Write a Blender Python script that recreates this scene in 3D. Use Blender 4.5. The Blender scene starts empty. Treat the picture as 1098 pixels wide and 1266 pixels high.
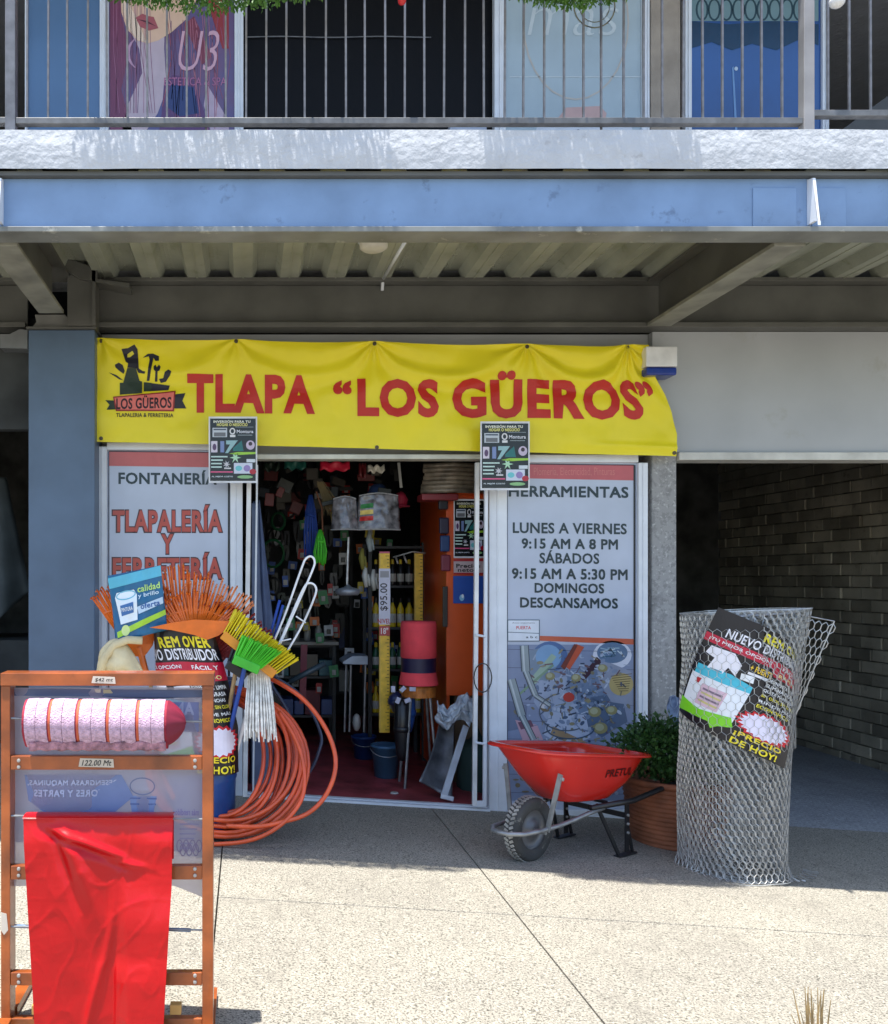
import bpy, bmesh, math, random
from mathutils import Vector, Matrix, noise
from mathutils.geometry import tessellate_polygon
random.seed(7)
R = math.radians
S = bpy.context.scene
C = S.collection

# ------------------------------------------------------------------ camera, light
F = 1143.0; VX, VY = 305.0, 715.0; EYE = 1.5
cam = bpy.data.objects.new('camera', bpy.data.cameras.new('camera')); C.objects.link(cam)
cam.location = (0, 0, EYE); cam.rotation_euler = (R(90), 0, 0)
cam.data.sensor_fit = 'HORIZONTAL'; cam.data.sensor_width = 36; cam.data.lens = 36*F/1098
cam.data.shift_x = (549-VX)/1098; cam.data.shift_y = (VY-633)/1098
cam.data.clip_start = 0.05; cam.data.clip_end = 800
S.camera = cam
LD = Vector((0.13, 0.125, -1)).normalized()          # the way the sunlight travels
w = bpy.data.worlds.new('World'); S.world = w; w.use_nodes = True
nt = w.node_tree; sky = nt.nodes.new('ShaderNodeTexSky'); sky.sky_type = 'NISHITA'; sky.sun_disc = False
sky.sun_elevation = math.asin(-LD.z); sky.sun_rotation = math.atan2(-LD.x, -LD.y)
nt.links.new(sky.outputs[0], nt.nodes['Background'].inputs[0]); nt.nodes['Background'].inputs[1].default_value = 0.15
sun = bpy.data.objects.new('sun', bpy.data.lights.new('sun', 'SUN')); C.objects.link(sun)
sun.data.energy = 4.5; sun.data.angle = R(0.5); sun.data.color = (1, .96, .89)
sun.rotation_euler = LD.to_track_quat('-Z', 'Y').to_euler(); sun.location = (0, 0, 30)
S.view_settings.view_transform = 'Standard'; S.view_settings.look = 'None'
S.view_settings.gamma = 1; S.view_settings.exposure = 1.12; S.view_settings.use_curve_mapping = False
S.cycles.max_bounces = 8; S.cycles.diffuse_bounces = 5; S.cycles.transparent_max_bounces = 16

# ------------------------------------------------------------------ helpers
def W(px, py, D): return Vector(((px-VX)/F*D, D, EYE+(VY-py)/F*D))
def gz(X):                                            # the pavement falls gently to the right
    X = max(-4.5, min(7.0, X)); return -0.06*(X-0.93)
def srgb(r, g, b):
    return tuple(((c/255)/12.92 if c/255 <= .04045 else ((c/255+.055)/1.055)**2.4) for c in (r, g, b))
MATS = {}
def mat(name, col, rough=.6, metal=0, var=.12, scale=6, bump=0, bscale=60, col2=None, spec=.5, trans=0, coat=0, sheen=0, wear=None, alpha=1, world=False):
    if name in MATS: return MATS[name]
    m = bpy.data.materials.new(name); m.use_nodes = True; n = m.node_tree.nodes; L = m.node_tree.links
    b = n['Principled BSDF']; tc = n.new('ShaderNodeTexCoord'); vec = n.new('ShaderNodeNewGeometry').outputs['Position'] if world else tc.outputs['Object']
    b.inputs['Roughness'].default_value = rough; b.inputs['Metallic'].default_value = metal
    b.inputs['Specular IOR Level'].default_value = spec; b.inputs['Coat Weight'].default_value = coat
    b.inputs['Transmission Weight'].default_value = trans; b.inputs['Alpha'].default_value = alpha
    ns = n.new('ShaderNodeTexNoise'); ns.inputs['Scale'].default_value = scale; ns.inputs['Detail'].default_value = 6
    L.new(vec, ns.inputs['Vector'])
    mx = n.new('ShaderNodeMix'); mx.data_type = 'RGBA'
    c2 = col2 or tuple(c*(1-var*2) for c in col)
    c1 = col if col2 else tuple(min(1, c*(1+var)) for c in col)
    mx.inputs[6].default_value = (*c1, 1); mx.inputs[7].default_value = (*c2, 1)
    rp = n.new('ShaderNodeMapRange'); rp.inputs[1].default_value = .3; rp.inputs[2].default_value = .7
    L.new(ns.outputs[0], rp.inputs[0]); L.new(rp.outputs[0], mx.inputs[0]); out = mx.outputs[2]
    if wear:                                          # (colour, scale, threshold)
        n2 = n.new('ShaderNodeTexNoise'); n2.inputs['Scale'].default_value = wear[1]; n2.inputs['Detail'].default_value = 9; n2.inputs['Roughness'].default_value = .7
        L.new(vec, n2.inputs['Vector'])
        r2 = n.new('ShaderNodeMapRange'); r2.inputs[1].default_value = wear[2]; r2.inputs[2].default_value = wear[2]+.08
        L.new(n2.outputs[0], r2.inputs[0]); m2 = n.new('ShaderNodeMix'); m2.data_type = 'RGBA'
        L.new(r2.outputs[0], m2.inputs[0]); L.new(out, m2.inputs[6]); m2.inputs[7].default_value = (*wear[0], 1); out = m2.outputs[2]
    if world:                                         # each brick fired a little lighter or darker
        oi = n.new('ShaderNodeObjectInfo'); rr = n.new('ShaderNodeMapRange'); rr.inputs[3].default_value = .55; rr.inputs[4].default_value = 1.25; L.new(oi.outputs['Random'], rr.inputs[0])
        mm = n.new('ShaderNodeMix'); mm.data_type = 'RGBA'; mm.blend_type = 'MULTIPLY'; mm.inputs[0].default_value = 1; L.new(out, mm.inputs[6]); L.new(rr.outputs[0], mm.inputs[7]); out = mm.outputs[2]
    L.new(out, b.inputs['Base Color'])
    if bump:
        n3 = n.new('ShaderNodeTexNoise'); n3.inputs['Scale'].default_value = bscale; n3.inputs['Detail'].default_value = 5
        L.new(vec, n3.inputs['Vector'])
        bp = n.new('ShaderNodeBump'); bp.inputs['Strength'].default_value = bump; bp.inputs['Distance'].default_value = .01
        L.new(n3.outputs[0], bp.inputs['Height']); L.new(bp.outputs[0], b.inputs['Normal'])
    MATS[name] = m; return m
def ink(c, rough=.45):                                # flat print colours, c in 0..255
    return mat('ink_%d_%d_%d' % tuple(int(x) for x in c), srgb(*c), rough, var=.04, scale=12)

class MB:
    def __init__(s): s.v = []; s.f = []; s.m = []; s.k = 0
    def add(s, vs, fs):
        o = len(s.v); s.v += [tuple(p) for p in vs]; s.f += [tuple(i+o for i in f) for f in fs]; s.m += [s.k]*len(fs); return s
    def box(s, x0, x1, y0, y1, z0, z1):
        v = [(x, y, z) for x in (x0, x1) for y in (y0, y1) for z in (z0, z1)]
        return s.add(v, [(0,1,3,2), (4,6,7,5), (0,4,5,1), (2,3,7,6), (0,2,6,4), (1,5,7,3)])
    def obox(s, c, sz, M=None):
        M = M or Matrix(); c = Vector(c); h = Vector(sz)/2
        v = [c + M @ Vector((x*h.x, y*h.y, z*h.z)) for x in (-1, 1) for y in (-1, 1) for z in (-1, 1)]
        return s.add(v, [(0,1,3,2), (4,6,7,5), (0,4,5,1), (2,3,7,6), (0,2,6,4), (1,5,7,3)])
    def bar(s, a, b, wd, th, up=Vector((0, 1, 0))):   # a rectangular bar from a to b
        a = Vector(a); b = Vector(b); d = (b-a); l = d.length; d.normalize(); x = d.cross(up).normalized(); y = x.cross(d)
        M = Matrix((x, y, d)).transposed(); return s.obox((a+b)/2, (wd, th, l), M)
    def tube(s, pts, r, n=8, closed=False, cap=True):
        pts = [Vector(p) for p in pts]; N = len(pts); rr = r if hasattr(r, '__len__') else [r]*N
        vs = []; fs = []; u = None
        for i, p in enumerate(pts):
            a = pts[i-1] if (i > 0 or closed) else p; b = pts[(i+1) % N] if (i < N-1 or closed) else p
            t = (b-a); t = t.normalized() if t.length > 1e-9 else Vector((0, 0, 1))
            if u is None: u = t.orthogonal().normalized()
            else:
                u = u - t*u.dot(t); u = u.normalized() if u.length > 1e-6 else t.orthogonal().normalized()
            w_ = t.cross(u)
            for k in range(n):
                a_ = 2*math.pi*k/n; vs.append(p + (u*math.cos(a_)+w_*math.sin(a_))*rr[i])
        for i in range(N if closed else N-1):
            j = (i+1) % N
            for k in range(n):
                k2 = (k+1) % n; fs.append((i*n+k, i*n+k2, j*n+k2, j*n+k))
        if cap and not closed: fs += [tuple(range(n))[::-1], tuple((N-1)*n+k for k in range(n))]
        return s.add(vs, fs)
    def lathe(s, c, prof, n=24, M=None, caps=True):   # prof: [(r, z)]
        c = Vector(c); M = M or Matrix(); vs = []; fs = []
        for r, z in prof:
            for k in range(n):
                a = 2*math.pi*k/n; vs.append(c + M @ Vector((r*math.cos(a), r*math.sin(a), z)))
        for i in range(len(prof)-1):
            for k in range(n):
                k2 = (k+1) % n; fs.append((i*n+k, i*n+k2, (i+1)*n+k2, (i+1)*n+k))
        if caps: fs += [tuple(range(n))[::-1], tuple((len(prof)-1)*n+k for k in range(n))]
        return s.add(vs, fs)
    def grid(s, fn, nu, nv):
        vs = [fn(i/nu, j/nv) for j in range(nv+1) for i in range(nu+1)]
        fs = [(j*(nu+1)+i, j*(nu+1)+i+1, (j+1)*(nu+1)+i+1, (j+1)*(nu+1)+i) for j in range(nv) for i in range(nu)]
        return s.add(vs, fs)
    def prism(s, poly, off):                          # planar polygon extruded by a vector
        poly = [Vector(p) for p in poly]; n = len(poly); off = Vector(off)
        tr = tessellate_polygon([poly]); vs = poly + [p+off for p in poly]
        fs = [tuple(t) for t in tr] + [tuple(i+n for i in t)[::-1] for t in tr]
        fs += [(i, (i+1) % n, (i+1) % n+n, i+n) for i in range(n)]
        return s.add(vs, fs)
    def ball(s, c, r, nu=12, nv=8, jit=0):
        c = Vector(c); r = Vector(r) if hasattr(r, '__len__') else Vector((r, r, r)); prof = []
        vs = []; fs = []
        for j in range(nv+1):
            t = math.pi*j/nv
            for i in range(nu):
                a = 2*math.pi*i/nu; d = Vector((math.sin(t)*math.cos(a), math.sin(t)*math.sin(a), math.cos(t)))
                q = 1 + (jit*noise.noise(d*2.3+c*5) if jit else 0)
                vs.append(c + Vector((d.x*r.x, d.y*r.y, d.z*r.z))*q)
        for j in range(nv):
            for i in range(nu):
                i2 = (i+1) % nu; fs.append((j*nu+i, (j+1)*nu+i, (j+1)*nu+i2, j*nu+i2))
        return s.add(vs, fs)

def mkobj(name, mb, mats, parent=None, smooth=False, bevel=0, solid=0, base=False, ploc=Vector((0, 0, 0))):
    if not isinstance(mats, (list, tuple)): mats = [mats]
    xs = [p[0] for p in mb.v]; ys = [p[1] for p in mb.v]; zs = [p[2] for p in mb.v]
    c = Vector(((min(xs)+max(xs))/2, (min(ys)+max(ys))/2, min(zs) if base else (min(zs)+max(zs))/2))
    me = bpy.data.meshes.new(name); me.from_pydata([(p[0]-c.x, p[1]-c.y, p[2]-c.z) for p in mb.v], [], mb.f)
    for m in mats: me.materials.append(m)
    if len(mats) > 1: me.polygons.foreach_set('material_index', mb.m)
    me.validate()
    bm = bmesh.new(); bm.from_mesh(me); bmesh.ops.recalc_face_normals(bm, faces=bm.faces); bm.to_mesh(me); bm.free()
    if smooth: me.shade_smooth()
    o = bpy.data.objects.new(name, me); C.objects.link(o)
    if parent is not None: o.parent = parent
    o.location = c - WL.get(parent.name, Vector((0, 0, 0))) if parent is not None else c
    WL[o.name] = c
    if bevel:
        b = o.modifiers.new('bevel', 'BEVEL'); b.width = bevel; b.segments = 2; b.limit_method = 'ANGLE'; b.angle_limit = R(40)
    if solid:
        b = o.modifiers.new('solid', 'SOLIDIFY'); b.thickness = solid; b.offset = 0
    return o
WL = {}
def thing(name, label, cat, loc, group=None):
    o = bpy.data.objects.new(name, None); C.objects.link(o); o.location = Vector(loc); WL[o.name] = Vector(loc)
    o.empty_display_size = .1; o['label'] = label; o['category'] = cat
    if group: o['group'] = group
    return o
def part(name, mb, m, parent, label=None, stuff=False, **k):
    o = mkobj(name, mb, m, parent, **k)
    if label: o['label'] = label
    if stuff: o['kind'] = 'stuff'
    return o
def single(name, label, cat, mb, m, group=None, **k):
    o = mkobj(name, mb, m, None, base=True, **k); o['label'] = label; o['category'] = cat
    if group: o['group'] = group
    return o
def struct(name, mb, m, **k):
    o = mkobj(name, mb, m, None, **k); o['kind'] = 'structure'; return o

TXT = {}
def text_tris(s, bold=.02):
    """triangles of a line of text; returns ([(verts, faces, lift)], bounds)"""
    k = (s, bold)
    if k in TXT: return TXT[k]
    fat = 'M' in s and bold > .008
    cu = bpy.data.curves.new('t', 'FONT'); cu.body = s; cu.offset = 0 if fat else bold; cu.resolution_u = 3; cu.space_character = 1+bold*2.2
    o = bpy.data.objects.new('t', cu); C.objects.link(o)
    dg = bpy.context.evaluated_depsgraph_get(); dg.update(); me = bpy.data.meshes.new_from_object(o.evaluated_get(dg))
    vs = [(v.co.x, v.co.y) for v in me.vertices]; fs = [tuple(p.vertices) for p in me.polygons]
    bpy.data.objects.remove(o); bpy.data.curves.remove(cu); bpy.data.meshes.remove(me)
    cp = [(vs, fs, 0)]
    if fat: cp = [([(x+dx*bold, y+dy*bold) for x, y in vs], fs, n_*.1) for n_, (dx, dy) in enumerate(((-1, -1), (1, -1), (-1, 1), (1, 1), (0, 0), (0, 1.2), (0, -1.2)))]
    a = [v for c_ in cp for v in c_[0]]
    TXT[k] = (cp, (min(v[0] for v in a), max(v[0] for v in a), min(v[1] for v in a), max(v[1] for v in a))); return TXT[k]
def smooth_pts(pts, k=6):
    pts = [Vector(p) for p in pts]; out = []
    for i in range(len(pts)-1):
        a = pts[max(0, i-1)]; b = pts[i]; c = pts[i+1]; d = pts[min(len(pts)-1, i+2)]
        for q in range(k):
            t = q/k; out.append(.5*((2*b)+(c-a)*t+(2*a-5*b+4*c-d)*t*t+(3*b-a-3*c+d)*t**3))
    return out+[pts[-1]]
class Decal:
    """flat print in the pixel-like units of its own sheet; map() lays it on the real surface"""
    def __init__(s): s.mb = {}; s.order = []
    def _a(s, vs, fs, col, ly):
        k = tuple(col)
        if k not in s.mb: s.mb[k] = MB(); s.order.append(k)
        s.mb[k].add([(x, y, ly) for x, y in vs], fs)
    def poly(s, pts, col, ly=1):
        tr = tessellate_polygon([[Vector((x, y, 0)) for x, y in pts]]); s._a(pts, [tuple(t) for t in tr], col, ly)
    def rect(s, x0, x1, y0, y1, col, ly=1): s.poly([(x0, y0), (x1, y0), (x1, y1), (x0, y1)], col, ly)
    def ell(s, cx, cy, rx, ry, col, ly=1, n=20, ang=0, a0=0, a1=360):
        ca, sa = math.cos(R(ang)), math.sin(R(ang)); pts = []
        m = n if a1-a0 < 360 else n-1
        for i in range(n):
            t = R(a0+(a1-a0)*i/m) if a1-a0 < 360 else 2*math.pi*i/n
            x, y = rx*math.cos(t), ry*math.sin(t); pts.append((cx+x*ca-y*sa, cy+x*sa+y*ca))
        s.poly(pts, col, ly)
    def ring(s, cx, cy, rx, ry, t, col, ly=1, n=28, a0=0, a1=360):
        for i in range(n):
            p = R(a0+(a1-a0)*i/n); q = R(a0+(a1-a0)*(i+1)/n)
            s._a([(cx+rx*math.cos(p), cy+ry*math.sin(p)), (cx+rx*math.cos(q), cy+ry*math.sin(q)), (cx+(rx-t)*math.cos(q), cy+(ry-t)*math.sin(q)), (cx+(rx-t)*math.cos(p), cy+(ry-t)*math.sin(p))], [(0, 1, 2, 3)], col, ly)
    def line(s, pts, t, col, ly=1):
        for (x0, y0), (x1, y1) in zip(pts, pts[1:]):
            d = math.hypot(x1-x0, y1-y0) or 1; nx, ny = -(y1-y0)/d*t/2, (x1-x0)/d*t/2
            s._a([(x0+nx, y0+ny), (x1+nx, y1+ny), (x1-nx, y1-ny), (x0-nx, y0-ny)], [(0, 1, 2, 3)], col, ly)
    def star(s, cx, cy, ro, ri, n, col, ly=1, sy=1, ang=0):
        pts = []
        for i in range(2*n):
            a = math.pi*i/n; r = ro if i % 2 == 0 else ri; pts.append((cx+r*math.cos(a), cy+r*math.sin(a)*sy))
        if ang:
            ca, sa = math.cos(R(ang)), math.sin(R(ang)); pts = [(cx+(x-cx)*ca-(y-cy)*sa, cy+(x-cx)*sa+(y-cy)*ca) for x, y in pts]
        s.poly(pts, col, ly)
    def text(s, t, x0, x1, y0, y1, col, ly=2, bold=.02, slope=0, mirror=False, ang=0, ital=0):
        cps, (a0, a1, b0, b1) = text_tris(t, bold)
        cx, cy = (x0+x1)/2, (y0+y1)/2; ca, sa = math.cos(R(ang)), math.sin(R(ang))
        for vs, fs, dz in cps:
            out = []
            for x, y in vs:
                u = (x-a0)/(a1-a0); v = (b1-y)/(b1-b0)
                if mirror: u = 1-u
                X = x0+(x1-x0)*u + ital*(1-v)*(y1-y0); Y = y0+(y1-y0)*v + slope*(x1-x0)*(u-.5)
                X, Y = cx+(X-cx)*ca-(Y-cy)*sa, cy+(X-cx)*sa+(Y-cy)*ca; out.append((X, Y))
            s._a(out, fs, col, ly+dz)
    def build(s, name, parent, mp, cut=None, rough=.45, label=None, stencil=None):
        allmb = MB(); mats = []
        for i, k in enumerate(s.order):
            m = s.mb[k]; vs, fs = m.v, m.f
            if cut:
                me = bpy.data.meshes.new('c'); me.from_pydata(vs, [], fs); bm = bmesh.new(); bm.from_mesh(me); bpy.data.meshes.remove(me)
                xs = [v.co.x for v in bm.verts]; ys = [v.co.y for v in bm.verts]
                for ax, lo, hi in ((0, min(xs), max(xs)), (1, min(ys), max(ys))):
                    q = math.floor(lo/cut)*cut+cut
                    while q < hi:
                        co = Vector((q, 0, 0)) if ax == 0 else Vector((0, q, 0)); no = Vector((1, 0, 0)) if ax == 0 else Vector((0, 1, 0))
                        bmesh.ops.bisect_plane(bm, geom=bm.verts[:]+bm.edges[:]+bm.faces[:], plane_co=co, plane_no=no, dist=1e-4); q += cut
                bm.verts.ensure_lookup_table(); bm.verts.index_update()
                vs = [tuple(v.co) for v in bm.verts]; fs = [tuple(v.index for v in f.verts) for f in bm.faces]; bm.free()
            allmb.k = i; allmb.add([mp(x, y, l) for x, y, l in vs], fs); mats.append(ink(k, rough))
        if len(mats) == 1: allmb.m = [0]*len(allmb.f)
        return part(name, allmb, mats, parent, label)
def flat(D, step=.0015): return lambda x, y, l: W(x, y, D) + Vector((0, -l*step, 0))

# ------------------------------------------------------------------ materials
def concrete(name, c1, c2, pit, speck=90, bump=.35):
    m = bpy.data.materials.new(name); m.use_nodes = True; n = m.node_tree.nodes; L = m.node_tree.links; b = n['Principled BSDF']
    g = n.new('ShaderNodeNewGeometry')
    def no(sc, de=4, ro=.6):
        q = n.new('ShaderNodeTexNoise'); q.inputs['Scale'].default_value = sc; q.inputs['Detail'].default_value = de; q.inputs['Roughness'].default_value = ro
        L.new(g.outputs['Position'], q.inputs['Vector']); return q.outputs[0]
    def mr(i, a, bb):
        q = n.new('ShaderNodeMapRange'); q.inputs[1].default_value = a; q.inputs[2].default_value = bb; L.new(i, q.inputs[0]); return q.outputs[0]
    def mix(f, a, bb):
        q = n.new('ShaderNodeMix'); q.data_type = 'RGBA'; L.new(f, q.inputs[0])
        for s_, v in ((6, a), (7, bb)):
            if isinstance(v, tuple): q.inputs[s_].default_value = (*v, 1)
            else: L.new(v, q.inputs[s_])
        return q.outputs[2]
    big = mix(mr(no(1.3, 6), .35, .65), c1, c2)
    sp = mix(mr(no(speck, 3, .7), .50, .60), big, pit)
    li = mix(mr(no(speck*.8+13, 2), .58, .66), sp, tuple(min(1, c*1.35) for c in c1))
    st = mix(mr(no(1.9, 10, .82), .53, .74), li, tuple(c*.55 for c in c2))
    L.new(st, b.inputs['Base Color']); b.inputs['Roughness'].default_value = .85
    bp = n.new('ShaderNodeBump'); bp.inputs['Strength'].default_value = bump; bp.inputs['Distance'].default_value = .006
    L.new(no(speck, 4), bp.inputs['Height']); L.new(bp.outputs[0], b.inputs['Normal']); return m
M_pave = concrete('aggregate_concrete', (.33, .305, .25), (.265, .245, .205), (.07, .065, .05), 120)
M_gfloor = concrete('smooth_concrete', (.38, .39, .41), (.28, .29, .31), (.22, .22, .22), 60, .1)
M_pier = concrete('pier_concrete', (.36, .36, .36), (.27, .27, .27), (.26, .26, .26), 30, .15)
M_slab = mat('rough_white_plaster', (.52, .54, .57), .85, var=.05, scale=7, bump=.8, bscale=26, wear=((.42, .43, .45), 9, .60))
M_beam = mat('blue_grey_beam_paint', (.20, .31, .50), .45, var=.10, scale=3, bump=.12, bscale=25, wear=((.13, .20, .33), 7, .60))
M_steel = mat('dark_grey_steel_paint', (.115, .115, .105), .5, var=.15, scale=3, bump=.1, bscale=30)
M_col = mat('column_steel_paint', (.095, .15, .235), .42, var=.10, scale=3, bump=.08, bscale=20, wear=((.16, .22, .31), 30, .72))
M_deck = mat('galvanised_deck', (.44, .46, .38), .45, .3, var=.12, scale=3, bump=.05, bscale=60, wear=((.34, .36, .26), 6, .58))
M_header = mat('grey_header_paint', (.42, .44, .46), .55, var=.05, scale=2, bump=.08, bscale=12, wear=((.38, .39, .39), 3, .6))
M_white = mat('white_aluminium', (.78, .82, .88), .35, var=.04, scale=8)
M_trim = mat('pale_trim', (.62, .62, .58), .5)
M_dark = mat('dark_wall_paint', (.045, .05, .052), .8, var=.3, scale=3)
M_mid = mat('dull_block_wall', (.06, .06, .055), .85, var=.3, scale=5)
M_brick = mat('dull_brown_brick', (.46, .41, .31), .9, var=.2, scale=2, bump=.4, bscale=50, wear=((.30, .27, .21), 6, .58), world=True)
M_mortar = mat('rough_mortar', (.27, .25, .21), .95, var=.3, scale=9, bump=.4, bscale=40)
M_redfloor = mat('worn_red_floor_paint', (.36, .06, .07), .5, var=.3, scale=4, bump=.3, bscale=30, wear=((.30, .17, .16), 24, .63))
M_black = mat('black_paint', (.012, .012, .014), .35)
M_chrome = mat('galvanised_wire', (.50, .50, .49), .4, .5, var=.2, scale=20)
M_steelpipe = mat('grey_zinc_pipe', (.32, .33, .34), .4, .6, var=.2, scale=14)
M_rubber = mat('tyre_rubber', (.045, .045, .044), .8, bump=.3, bscale=90, var=.3, wear=((.22, .21, .18), 9, .56))
M_lit_tread = mat('lit_tread_rubber', (.36, .345, .31), .9, bump=.4, bscale=90, var=.25, scale=12)  # pale tone paints the sunlight falling on the tread

# ------------------------------------------------------------------ ground and pavement
g = MB()
xs = [-150, -4.5, 7, 150]
v = []
for y in (-150, 14, 150):
    for x in xs: v.append((x, y, gz(x)-.05))
g.add(v, [(r*4+i, r*4+i+1, r*4+i+5, r*4+i+4) for r in range(2) for i in range(3)])
struct('ground', g, mat('ground_mortar', (.23, .20, .15), .9, var=.3, scale=2))
pave = bpy.data.objects.new('pavement', None); C.objects.link(pave); pave['kind'] = 'structure'; WL['pavement'] = Vector((0, 0, 0))
JX = [-0.13+1.35*k for k in (-4, -3, -2, -1, 0, 1, 3, 5, 6)]; JY = [-8.05, -6.0, -3.95, -1.9, 0.15, 2.18, 4.17, 6.20]
for j in range(len(JY)-1):
    for i in range(len(JX)-1):
        x0, x1, y0, y1 = JX[i]+.003, JX[i+1]-.003, JY[j]+.003, JY[j+1]-.003; b = MB()
        dz = random.uniform(-.0015, .0015)
        b.add([(x, y, gz(x)+dz+h) for h in (-.05, 0) for (x, y) in ((x0, y0), (x1, y0), (x1, y1), (x0, y1))], [(0,3,2,1), (4,5,6,7), (0,1,5,4), (1,2,6,5), (2,3,7,6), (3,0,4,7)])
        part('paving_slab', b, M_pave, pave, bevel=.003)
b = MB(); x0, x1 = -13, 13
b.add([(x, y, gz(x)-.008) for y in (6.20, 12.4) for x in (-4.6, 7.0)], [(0, 1, 3, 2)])
struct('garage_floor', b, M_gfloor)

# ------------------------------------------------------------------ the building
BL = thing('commercial_building', 'two storey grey commercial building with blue steel beam, concrete slab and shop bays', 'building', (1, 6.3, 0))
def bp(name, mb, m, **k): return part(name, mb, m, BL, **k)
# balcony slab with a rough plastered edge
b = MB()
def slabf(u, v_):
    X = -5+12.5*u; P = v_
    y = 4.40; z = 3.45+.185*P
    n_ = noise.noise(Vector((X*3, z*9, 1)))*.006 + noise.noise(Vector((X*14, z*20, 4)))*.0015
    return (X, y+n_-.004*math.sin(P*math.pi), z + .004*noise.noise(Vector((X*2, P*3, 8))))
b.grid(slabf, 600, 8); bp('slab_edge', b, M_slab, smooth=True)
b = MB(); b.box(-5, 7.5, 4.412, 6.6, 3.545, 3.622); bp('balcony_slab', b, M_slab)
# front beam
b = MB(); b.box(-5, 7.5, 4.455, 4.467, 3.19, 3.425); bp('beam_web', b, M_beam)
b = MB(); b.box(-5, 7.5, 4.43, 4.58, 3.162, 3.188); bp('beam_bottom_flange', b, mat('flange_paint', (.22, .23, .22), .45, var=.2, scale=4, wear=((.40, .40, .36), 8, .6)), bevel=.003)
b = MB(); b.box(-5, 7.5, 4.42, 4.60, 3.427, 3.447); bp('beam_top_flange', b, M_steel)
for X, wd in ((2.700, .03), (-1.185, .03)):
    b = MB(); b.prism([(X, 4.454, 3.20), (X, 4.40, 3.20), (X, 4.37, 3.19), (X, 4.37, 3.17), (X, 4.41, 3.41), (X, 4.454, 3.42)], (.014, 0, 0)); bp('beam_stiffener', b, M_white)
for x0, x1 in ((931, 985), (1004, 1046)):
    a = W(x0, 232, 4.45); c = W(x1, 281, 4.45); b = MB(); b.box(a.x, c.x, 4.449, 4.456, c.z, a.z); bp('splice_plate', b, M_beam, bevel=.002)
# rear beam
for nm, z0, z1, y0, y1, m in (('rear_beam_web', 3.18, 3.44, 6.12, 6.14, M_steel), ('rear_beam_bottom_flange', 3.145, 3.178, 6.05, 6.20, M_steel), ('rear_beam_top_flange', 3.442, 3.47, 6.04, 6.20, M_steel)):
    b = MB(); b.box(-5, -1.45, y0, y1, z0, z1); b.box(-1.0, 7.5, y0, y1, z0, z1); bp(nm, b, m, bevel=.003)
# cross beams
for X in (-1.215, 2.695):
    b = MB(); b.box(X-.008, X+.008, 4.47, 6.03 if X > 0 else 5.74, 3.175, 3.43); bp('cross_beam_web', b, M_steel)
    b = MB(); b.box(X-.078, X+.078, 4.585, 6.04 if X > 0 else 5.75, 3.148, 3.17); bp('cross_beam_bottom_flange', b, mat('cross_flange_paint', (.26, .26, .22), .5, var=.2, scale=5), bevel=.003)
    b = MB(); b.box(X-.078, X+.078, 4.585, 6.03, 3.432, 3.452); bp('cross_beam_top_flange', b, M_steel)
# column with its capital plates
b = MB(); b.box(-1.405, -0.978, 5.95, 6.35, -.05, 3.10); bp('steel_column', b, M_col, bevel=.006)
b = MB(); b.box(-1.415, -0.965, 5.93, 6.36, 3.102, 3.115); bp('column_cap_plate', b, M_steel)
b = MB(); b.prism([W(x, y, 5.96) for x, y in ((38, 407), (45, 398), (43, 389), (80, 389), (87, 396), (112, 405), (116, 409), (36, 409))], (0, .3, 0)); bp('capital_plate', b, mat('capital_paint', (.17, .17, .16), .5))
b = MB(); b.box(-1.15, -.99, 5.93, 5.94, 3.12, 3.45); b.box(-.988, -.965, 5.9, 6.05, 3.116, 3.47); bp('haunch_plate', b, M_steel)
b = MB(); b.prism([W(x, y, 5.9) for x, y in ((75, 316), (120, 332), (120, 345), (160, 350), (160, 356), (100, 345), (75, 330))], (0, .15, 0)); bp('bent_edge_flashing', b, M_steel)
b = MB(); b.prism([W(x, y, 5.98) for x, y in ((0, 413), (12, 413), (24, 407), (34, 408), (34, 431), (0, 430))], (0, .12, 0)); bp('crumpled_flashing', b, mat('light_flashing', (.24, .25, .26), .4, .5))
# steel deck, sheets of three ribs
pitch = .302; X = -5.0; k = 0
while X < 7.3:
    b = MB()
    for r_ in range(3):
        x0 = X+r_*pitch; pr = [(0, 3.535), (.055, 3.535), (.085, 3.466), (.205, 3.466), (.235, 3.535), (pitch, 3.535)]
        pr += []
        ys_ = [4.60, 6.115]
        for (a, za), (c, zc) in zip(pr, pr[1:]):
            b.add([(x0+a, ys_[0], za), (x0+c, ys_[0], zc), (x0+c, ys_[1], zc), (x0+a, ys_[1], za)], [(0, 1, 2, 3)])
        # stiffening groove in the low flute and rows of embossings on the slopes
        b.tube([(x0+.145, ys_[0], 3.465), (x0+.145, ys_[1], 3.465)], .006, 4)
        for q in range(34):
            yy = 4.7+q*.041
            for (ax, az) in ((.070, 3.5065), (.220, 3.5065)):
                b.ball((x0+ax, yy, az), (.006, .007, .004), 5, 3)
            for ax in (.262, .285): b.ball((x0+ax, yy, 3.535), (.006, .008, .004), 5, 3)
    bp('deck_sheet', b, M_deck); X += 3*pitch
b = MB()
b.box(-5, 7.5, 4.60, 6.115, 3.537, 3.544); bp('deck_soffit', b, mat('deck_top', (.05, .05, .04), .8))
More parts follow.
